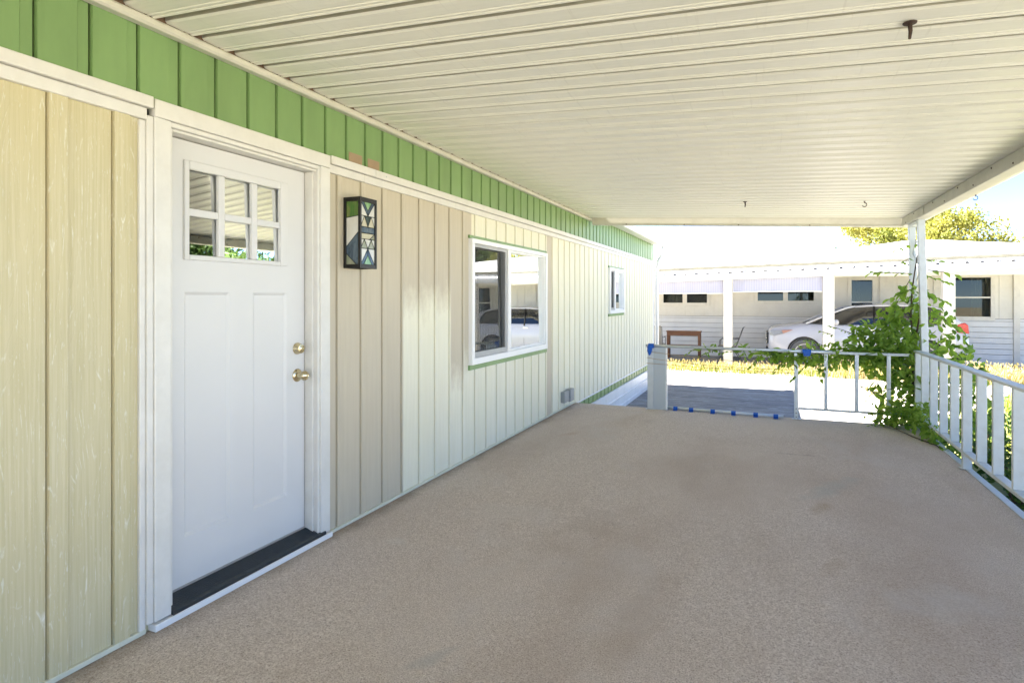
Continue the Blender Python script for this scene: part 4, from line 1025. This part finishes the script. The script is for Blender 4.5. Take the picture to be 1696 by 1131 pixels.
# carport roof: pans sloping to the fascia
CP = thing('carport', (3, 17.9, NG), 'white metal carport roof on square posts in front of the house opposite', 'carport')
CPF = 17.75
def f(m):
    x = FX0; 
    while x < 9.25:
        za, zb = eave_z(x), eave_z(x+.3)
        for (o0, o1, dz0, dz1) in ((0, .20, .0, .0), (.20, .22, .0, .045), (.22, .28, .045, .045), (.28, .30, .045, .0)):
            xa, xb = x+o0, x+o1
            m.face([(xa, CPF, eave_z(xa)+.17+dz0), (xb, CPF, eave_z(xb)+.17+dz1), (xb, 20.99, eave_z(xb)+.34+dz1), (xa, 20.99, eave_z(xa)+.34+dz0)])
        m.face([(x, CPF+.02, za+.165), (x, 20.99, za+.335), (x+.3, 20.99, zb+.335), (x+.3, CPF+.02, zb+.165)])
        x += .3
mk('roof_pan', m_roofw, CP, f)
def f(m):
    for i in range(19):
        xa = FX0+i*.965; xb = min(9.3, xa+.9645); za, zb = eave_z(xa), eave_z(xb)
        pr = [(CPF, 0), (CPF-.02, .005), (CPF-.02, .07), (CPF-.05, .085), (CPF-.05, .15), (CPF-.02, .165), (CPF+.06, .165), (CPF+.06, 0)]
        m.idx([(xa, y, za+z) for y, z in pr]+[(xb, y, zb+z) for y, z in pr], [tuple(range(8)), tuple(range(8, 16))[::-1]]+[(j, (j+1) % 8, 8+(j+1) % 8, 8+j) for j in range(8)])
mk('fascia', m_roofw, CP, f)
def post(x0, x1): 
    mk('post', m_post, CP, lambda m: m.box(x0, x1, CPF+.07, CPF+.07+.22, NG-.02, eave_z(x0)+.0), bevel=.006)
post(-1.42, -1.18); post(1.265, 1.50); post(3.745, 4.010); post(6.38, 6.63); post(8.86, 9.10)
def m_shade_():
    k = N("shade_fabric"); wv = k.n("TexWave"); wv.bands_direction = 'X'; wv.inputs['Scale'].default_value = 5; k.l(k.pos(), wv.inputs['Vector'])
    c = k.ramp(wv.outputs['Fac'], [(.2, (.66, .66, .76)), (.8, (.72, .72, .82))])
    d = k.n("BsdfDiffuse"); k.l(c, d.inputs[0]); t = k.n("BsdfTranslucent"); k.l(c, t.inputs[0]); mx = k.n("MixShader"); mx.inputs[0].default_value = .4
    k.l(d.outputs[0], mx.inputs[1]); k.l(t.outputs[0], mx.inputs[2]); k.l(mx.outputs[0], k.out.inputs[0]); return k.m
m_shade = m_shade_()
def shade(x0, x1, zb, label):
    t = thing('sun_shade', ((x0+x1)/2, CPF+.18, zb), label, 'sun shade', 'pale sun shades hanging from the carport edge')
    def f(m):
        n = 24
        for i in range(n):
            xa, xb = x0+(x1-x0)*i/n, x0+(x1-x0)*(i+1)/n
            ya, yb = CPF+.18+.012*math.sin(i*1.3), CPF+.18+.012*math.sin((i+1)*1.3)
            for o in (0, .006): m.face([(xa, ya+o, zb(xa) if callable(zb) else zb), (xb, yb+o, zb), (xb, yb+o, eave_z(xb)+.0), (xa, ya+o, eave_z(xa)+.0)])
    mk('fabric', m_shade, t, f, smooth=True)
    mk('hem_bar', m_vinyl, t, lambda m: m.tube([(x0, CPF+.18, zb), (x1, CPF+.18, zb)], .014, 8))
shade(-1.17, 1.258, 1.555, 'pale lavender sun shade at the left, in front of the brown table')
shade(1.508, 3.738, 1.600, 'pale lavender sun shade in the middle bay above the car bonnet')
# patio furniture on the slab
TB = thing('patio_table', (-.05, 19.8, NG), 'brown wooden console table on the slab under the left shade', 'table')
tx0, tx1, ty, tz = -.56, .46, 19.8, .385
mk('table_top', m_woodb, TB, lambda m: m.box(tx0-.02, tx1+.02, ty-.17, ty+.17, tz-.03, tz), bevel=.004)
mk('apron', m_woodb, TB, lambda m: (m.box(tx0+.01, tx1-.01, ty-.15, ty-.13, tz-.15, tz-.031), m.box(tx0+.01, tx1-.01, ty+.13, ty+.15, tz-.15, tz-.031)))
lg = None
for x in (tx0, tx1-.07):
    for yy in (ty-.16, ty+.09):
        mk('leg', m_woodb, TB, lambda m: m.box(x, x+.07, yy, yy+.07, NG+.004, tz-.031), bevel=.004)
mk('stretcher', m_woodb, TB, lambda m: m.box(tx0+.071, tx1-.071, ty-.03, ty+.03, -.11, -.055))
def chair(x, y, rz, label):
    t = thing('patio_chair', (x, y, NG), label, 'chair', 'grey sling patio chairs')
    def L(px, py, pz): c_, s_ = math.cos(rz), math.sin(rz); return (x+px*c_-py*s_, y+px*s_+py*c_, NG+pz)
    def strip(m, pts, hw):
        for (a, b) in zip(pts, pts[1:]):
            for o in (0, .006): m.face([L(a[0], -hw, a[1]+o), L(b[0], -hw, b[1]+o), L(b[0], hw, b[1]+o), L(a[0], hw, a[1]+o)])
    mk('sling', m_sling, t, lambda m: strip(m, [(.48, .42), (.42, .43), (.05, .39), (-.04, .42), (-.14, .68), (-.24, .98), (-.30, 1.02)], .24), smooth=True)
    for s in (-1, 1):
        mk('frame', m_chairm, t, lambda m: (m.tube([L(.48, s*.26, .42), L(.42, s*.26, .42), L(.05, s*.26, .38), L(-.04, s*.26, .41), L(-.14, s*.26, .68), L(-.25, s*.26, 1.0)], .014, 6),
            m.tube([L(.40, s*.27, .0), L(.44, s*.27, .42), L(.42, s*.28, .60), L(.34, s*.28, .66), L(.0, s*.28, .64), L(-.14, s*.27, .66)], .013, 6), m.tube([L(-.18, s*.27, .0), L(.05, s*.26, .38)], .013, 6), m.tube([L(.40, s*.27, .02), L(-.18, s*.27, .02)], .012, 6)), smooth=True)
chair(1.46, 19.9, R(180), 'grey sling patio chair half hidden behind the white carport post')
chair(-.95, 19.7, R(90), 'grey metal patio chair at the far left beside the brown table')
mk('outdoor_carpet', m_turf, None, lambda m: m.prism([(-1.6, 17.9), (2.3, 17.9), (1.6, 18.6), (-1.6, 19.2)], NG+.001, 'z', NG+.012)); o = bpy.data.objects['outdoor_carpet']; tag(o, 'green artificial turf mat on the slab edge under the carport', 'mat')

# ------------------------------------------------------------------ parked car (front to the left)
def car():
    X0, YN, YF = 2.40, 18.52, 20.40; W2 = (YF-YN)/2; YC = (YN+YF)/2
    t = thing('parked_car', (4.8, YC, NG), 'white crossover car parked under the carport of the house opposite', 'car')
    def P(u, w_, z): return (X0+u, YC+w_, NG+z)
    # stations: u, sill z, mid z, shoulder z, deck (hood) z, half widths at sill, mid, shoulder, deck
    S = [(0.00, .38, .60, .86, .95, .60, .66, .64, .52), (.05, .29, .60, .94, 1.03, .70, .76, .73, .60), (.16, .24, .60, .98, 1.075, .81, .85, .80, .66), (.40, .22, .62, 1.02, 1.12, .89, .905, .86, .70), (.80, .21, .64, 1.06, 1.18, .91, .93, .88, .74), (1.15, .21, .64, 1.08, 1.215, .91, .935, .885, .76),
         (1.60, .21, .68, 1.14, 1.195, .91, .935, .885, .80), (2.4, .21, .68, 1.165, 1.205, .91, .935, .89, .82), (3.2, .21, .68, 1.18, 1.215, .91, .935, .89, .82), (3.9, .22, .68, 1.20, 1.23, .91, .935, .88, .80), (4.30, .25, .68, 1.21, 1.24, .89, .92, .85, .76), (4.58, .34, .66, 1.16, 1.22, .80, .87, .78, .66), (4.72, .42, .64, .98, 1.06, .66, .78, .70, .58), (4.76, .46, .62, .82, .88, .55, .66, .60, .5)]
    m = MB(); rows = []
    for (u, a, b, c, d, wa, wb, wc, wd) in S:
        half = [(0, a), (wa*.9, a), (wa, a+.05), (wb, b), (wb*.995, (b+c)/2), (wc, c), (wd, d), (wd*.5, d+.02), (0, d+.025)]
        ring = [(w_, z) for w_, z in half] + [(-w_, z) for w_, z in half[-2:0:-1]]
        rows.append([P(u, -w_, z) for w_, z in ring])
    k = len(rows[0]); vs = [p for r in rows for p in r]
    m.idx(vs, [(r*k+i, r*k+(i+1) % k, (r+1)*k+(i+1) % k, (r+1)*k+i) for r in range(len(rows)-1) for i in range(k)]+[tuple(range(k))[::-1], tuple(range((len(rows)-1)*k, len(rows)*k))])
    body = m.build('body', m_carp, t, smooth=True)
    WX = (.94, 3.76); WR = .375
    cut = MB()
    for u in WX:
        for s in (-1, 1):
            cut.lathe([(0, WR+.062), (.34, WR+.062)], P(u, s*1.05, WR+.02) if s < 0 else P(u, s*.71, WR+.02), (0, 1, 0), 40)
    co = cut.build('cutter', m_rubber)
    ss = body.modifiers.new('sub', 'SUBSURF'); ss.levels = 2; ss.render_levels = 2
    bo = body.modifiers.new('cut', 'BOOLEAN'); bo.object = co; bo.operation = 'DIFFERENCE'; bo.solver = 'EXACT'
    bpy.context.view_layer.update()
    dg = bpy.context.evaluated_depsgraph_get()
    me = bpy.data.meshes.new_from_object(body.evaluated_get(dg)); body.modifiers.clear(); body.data = me
    me.polygons.foreach_set('use_smooth', [True]*len(me.polygons))
    try: me.set_sharp_from_angle(angle=R(35))
    except Exception: pass
    bpy.data.objects.remove(co, do_unlink=True)
    # greenhouse
    GL = [(1.05, 1.19, .72, 1.22, .66), (1.55, 1.16, .86, 1.44, .64), (2.05, 1.17, .87, 1.64, .62), (2.4, 1.175, .87, 1.70, .62), (3.2, 1.19, .87, 1.72, .61), (3.9, 1.20, .86, 1.68, .60), (4.3, 1.22, .82, 1.55, .58), (4.58, 1.20, .72, 1.25, .58)]
    m = MB(); n = len(GL); a = []
    for s in (-1, 1):
        for (u, zb, wb, zt, wt) in GL: a += [P(u, s*wb, zb), P(u, s*wt, zt)]
    fs = []
    for i in range(n-1):
        fs += [(2*i, 2*i+2, 2*i+3, 2*i+1), (2*n+2*i, 2*n+2*i+1, 2*n+2*i+3, 2*n+2*i+2), (2*i+1, 2*i+3, 2*n+2*i+3, 2*n+2*i+1)]
    fs += [(0, 1, 2*n+1, 2*n), (2*n-2, 4*n-2, 4*n-1, 2*n-1)]
    m.idx(a, fs); m.build('windows', m_cglass, t, autos=30)
    # cabin inside, dark
    mk('cabin', m_dark, t, lambda m: m.prism([(X0+1.7, NG+.9), (X0+4.3, NG+.9), (X0+4.1, NG+1.3), (X0+2.3, NG+1.3)], YC-.55, 'y', YC+.55))
    # roof skin and pillars in body colour
    m = MB(); R_ = [(1.98, 1.60, .63), (2.2, 1.665, .635), (2.5, 1.705, .635), (3.0, 1.725, .63), (3.6, 1.715, .62), (4.1, 1.665, .60), (4.45, 1.56, .58)]
    top = []
    for (u, z, w_) in R_:
        top += [P(u, -w_-.012, z-.022), P(u, -w_*.8, z+.012), P(u, 0, z+.028), P(u, w_*.8, z+.012), P(u, w_+.012, z-.022)]
    m.idx(top, [(5*i+j, 5*i+j+1, 5*i+5+j+1, 5*i+5+j) for i in range(len(R_)-1) for j in range(4)])
    m.build('roof', m_carp, t, smooth=True)
    for s in (-1, 1):
        def f(m):
            m.tube([P(.98, s*.80, 1.19), P(1.55, s*.72, 1.45), P(2.0, s*.655, 1.63), P(2.2, s*.645, 1.67)], [.03, .03, .028, .02], 6)
            m.tube([P(4.48, s*.82, 1.20), P(4.34, s*.66, 1.47), P(4.2, s*.62, 1.60)], [.11, .08, .05], 6)
            m.tube([P(2.2, s*.65, 1.655), P(2.5, s*.648, 1.685), P(3.2, s*.635, 1.70), P(3.9, s*.61, 1.68), P(4.35, s*.59, 1.55)], .022, 6)
        mk('pillar', m_carp, t, f, smooth=True)
        def f(m):
            m.tube([P(2.62, s*.885, 1.11), P(2.64, s*.655, 1.67)], .03, 6); m.tube([P(3.55, s*.88, 1.13), P(3.50, s*.635, 1.66)], .03, 6)
        mk('door_post', m_black, t, f, smooth=True)
    for u in WX:
        for s in (-1, 1):
            y0 = YC+s*.905
            ax = (0, -s, 0)
            wt = mk('wheel', m_tyre, t, lambda m: m.lathe([(0.012, .245), (0, .27), (-.003, .33), (.015, .365), (.05, .375), (.19, .375), (.225, .355), (.23, .25)], (X0+u, y0, NG+WR+.003), ax, 36), autos=35)
            def f(m):
                c = Vector((X0+u, y0, NG+WR+.003))
                m.lathe([(.015, .250), (.008, .252), (.012, .235), (.05, .228), (.055, .20)], c, ax, 36)
                for q in range(10):
                    an = q*math.pi/5 + (.10 if q % 2 else -.10); d = Vector((math.cos(an), 0, math.sin(an))); sdv = Vector((-math.sin(an), 0, math.cos(an)))
                    i0 = c + Vector((0, -s*.022, 0)); w1, w2 = .020, .028
                    p = [i0+d*.05+sdv*w1, i0+d*.05-sdv*w1, i0+d*.235-sdv*w2, i0+d*.235+sdv*w2]; bk = Vector((0, -s*.025, 0))
                    m.idx(p+[v+bk for v in p], [(0, 1, 2, 3), (4, 7, 6, 5), (0, 4, 5, 1), (1, 5, 6, 2), (2, 6, 7, 3), (3, 7, 4, 0)])
                m.lathe([(.010, .06), (.004, .055), (.002, .03), (.002, .001)], c, ax, 20)
            mk('rim', m_rim, wt, f, autos=30)
            mk('brake_disc', m_rubber, wt, lambda m: m.lathe([(.055, .225), (.06, .225), (.061, .01)], (X0+u, y0, NG+WR+.003), ax, 24))
    def f(m):
        for u in WX:
            for s in (-1, 1):
                for q in range(24):
                    a0, a1 = math.pi*(q/24), math.pi*((q+1)/24); r = WR+.064
                    pts = []
                    for aa in (a0, a1):
                        for rr in (r-.045, r+.002):
                            pts.append((aa, rr))
                    y = YC+s*.925
                    m.face([(X0+u+math.cos(aa)*rr, y-s*.02*(1 if rr < r else 0), NG+WR+.02+math.sin(aa)*rr) for aa, rr in (pts[0], pts[1], pts[3], pts[2])])
    mk('arch_lip', m_rubber, t, f)
    for s in (-1, 1):
        h = mk('headlight', m_lens, t, lambda m: m.idx([P(.04, s*.765, .86), P(.16, s*.865, .84), P(.46, s*.920, .93), P(.64, s*.920, 1.02), P(.42, s*.90, 1.01), P(.10, s*.80, .97)] if s < 0 else [P(.04, s*.765, .86), P(.10, s*.80, .97), P(.42, s*.90, 1.01), P(.64, s*.920, 1.02), P(.46, s*.920, .93), P(.16, s*.865, .84)], [(0, 1, 2, 3, 4, 5)]))
        mk('amber_lens', m_amber, h, lambda m: m.face([P(.40, s*.928, .905), P(.66, s*.930, 1.02), P(.36, s*.915, 1.0)]))
        mk('taillight', m_red, t, lambda m: m.prism([(X0+4.44, NG+1.02), (X0+4.71, NG+.99), (X0+4.69, NG+1.20), (X0+4.62, NG+1.27), (X0+4.46, NG+1.23)], YC+s*.80, 'y', YC+s*.865), bevel=.02)
        mk('mirror', m_carp, t, lambda m: m.lathe([(0, .02), (.03, .07), (.10, .085), (.14, .07), (.16, .02)], P(1.62, s*.95, 1.24), (1, .0, .0), 14), smooth=True)
        for u in (2.48, 3.38): mk('door_handle', m_chrome, t, lambda m: m.box(X0+u, X0+u+.17, YC+s*.925-.012, YC+s*.925+.012, NG+1.04, NG+1.068), bevel=.006)
        mk('door_seam', m_rubber, t, lambda m: [m.tube([P(u, s*.934, .30), P(u+.01, s*.937, .64), P(u, s*.895, 1.08)], .004, 5) for u in (1.62, 2.62, 3.50)])
        mk('side_cladding', m_rubber, t, lambda m: m.box(X0+1.42, X0+3.28, YC+s*.90-.02, YC+s*.90+.02, NG+.22, NG+.33), bevel=.02)
    gr = mk('grille', m_rubber, t, lambda m: m.box(X0-.03, X0+.05, YC-.66, YC+.66, NG+.60, NG+.92), bevel=.01)
    mk('grille_bar', m_chrome, gr, lambda m: m.box(X0-.055, X0-.028, YC-.67, YC+.67, NG+.84, NG+.885), bevel=.006)
    mk('grille_bar', m_chrome, gr, lambda m: m.box(X0-.055, X0-.028, YC-.67, YC+.67, NG+.74, NG+.785), bevel=.006)
    mk('grille_bar', m_chrome, gr, lambda m: m.box(X0-.055, X0-.028, YC-.67, YC+.67, NG+.64, NG+.685), bevel=.006)
    mk('licence_plate', m_vinyl, t, lambda m: m.box(X0-.075, X0-.058, YC-.17, YC+.17, NG+.46, NG+.60), bevel=.004)
    mk('bumper', m_rubber, t, lambda m: (m.prism([(X0-.02, NG+.28), (X0+.30, NG+.22), (X0+.30, NG+.33), (X0-.05, NG+.44)], YC-.72, 'y', YC+.72)), bevel=.02)
    mk('bumper', m_rubber, t, lambda m: (m.prism([(X0+4.30, NG+.25), (X0+4.70, NG+.32), (X0+4.76, NG+.44), (X0+4.50, NG+.46), (X0+4.30, NG+.42)], YC-.86, 'y', YC+.86)), bevel=.02)
    mk('wiper', m_black, t, lambda m: (m.tube([P(.92, -.60, 1.20), P(1.05, -.25, 1.235), P(1.12, .1, 1.25)], .012, 5), m.tube([P(1.02, -.62, 1.20), P(1.12, -.60, 1.26), P(1.2, -.4, 1.28)], .014, 5)), smooth=True)
car()
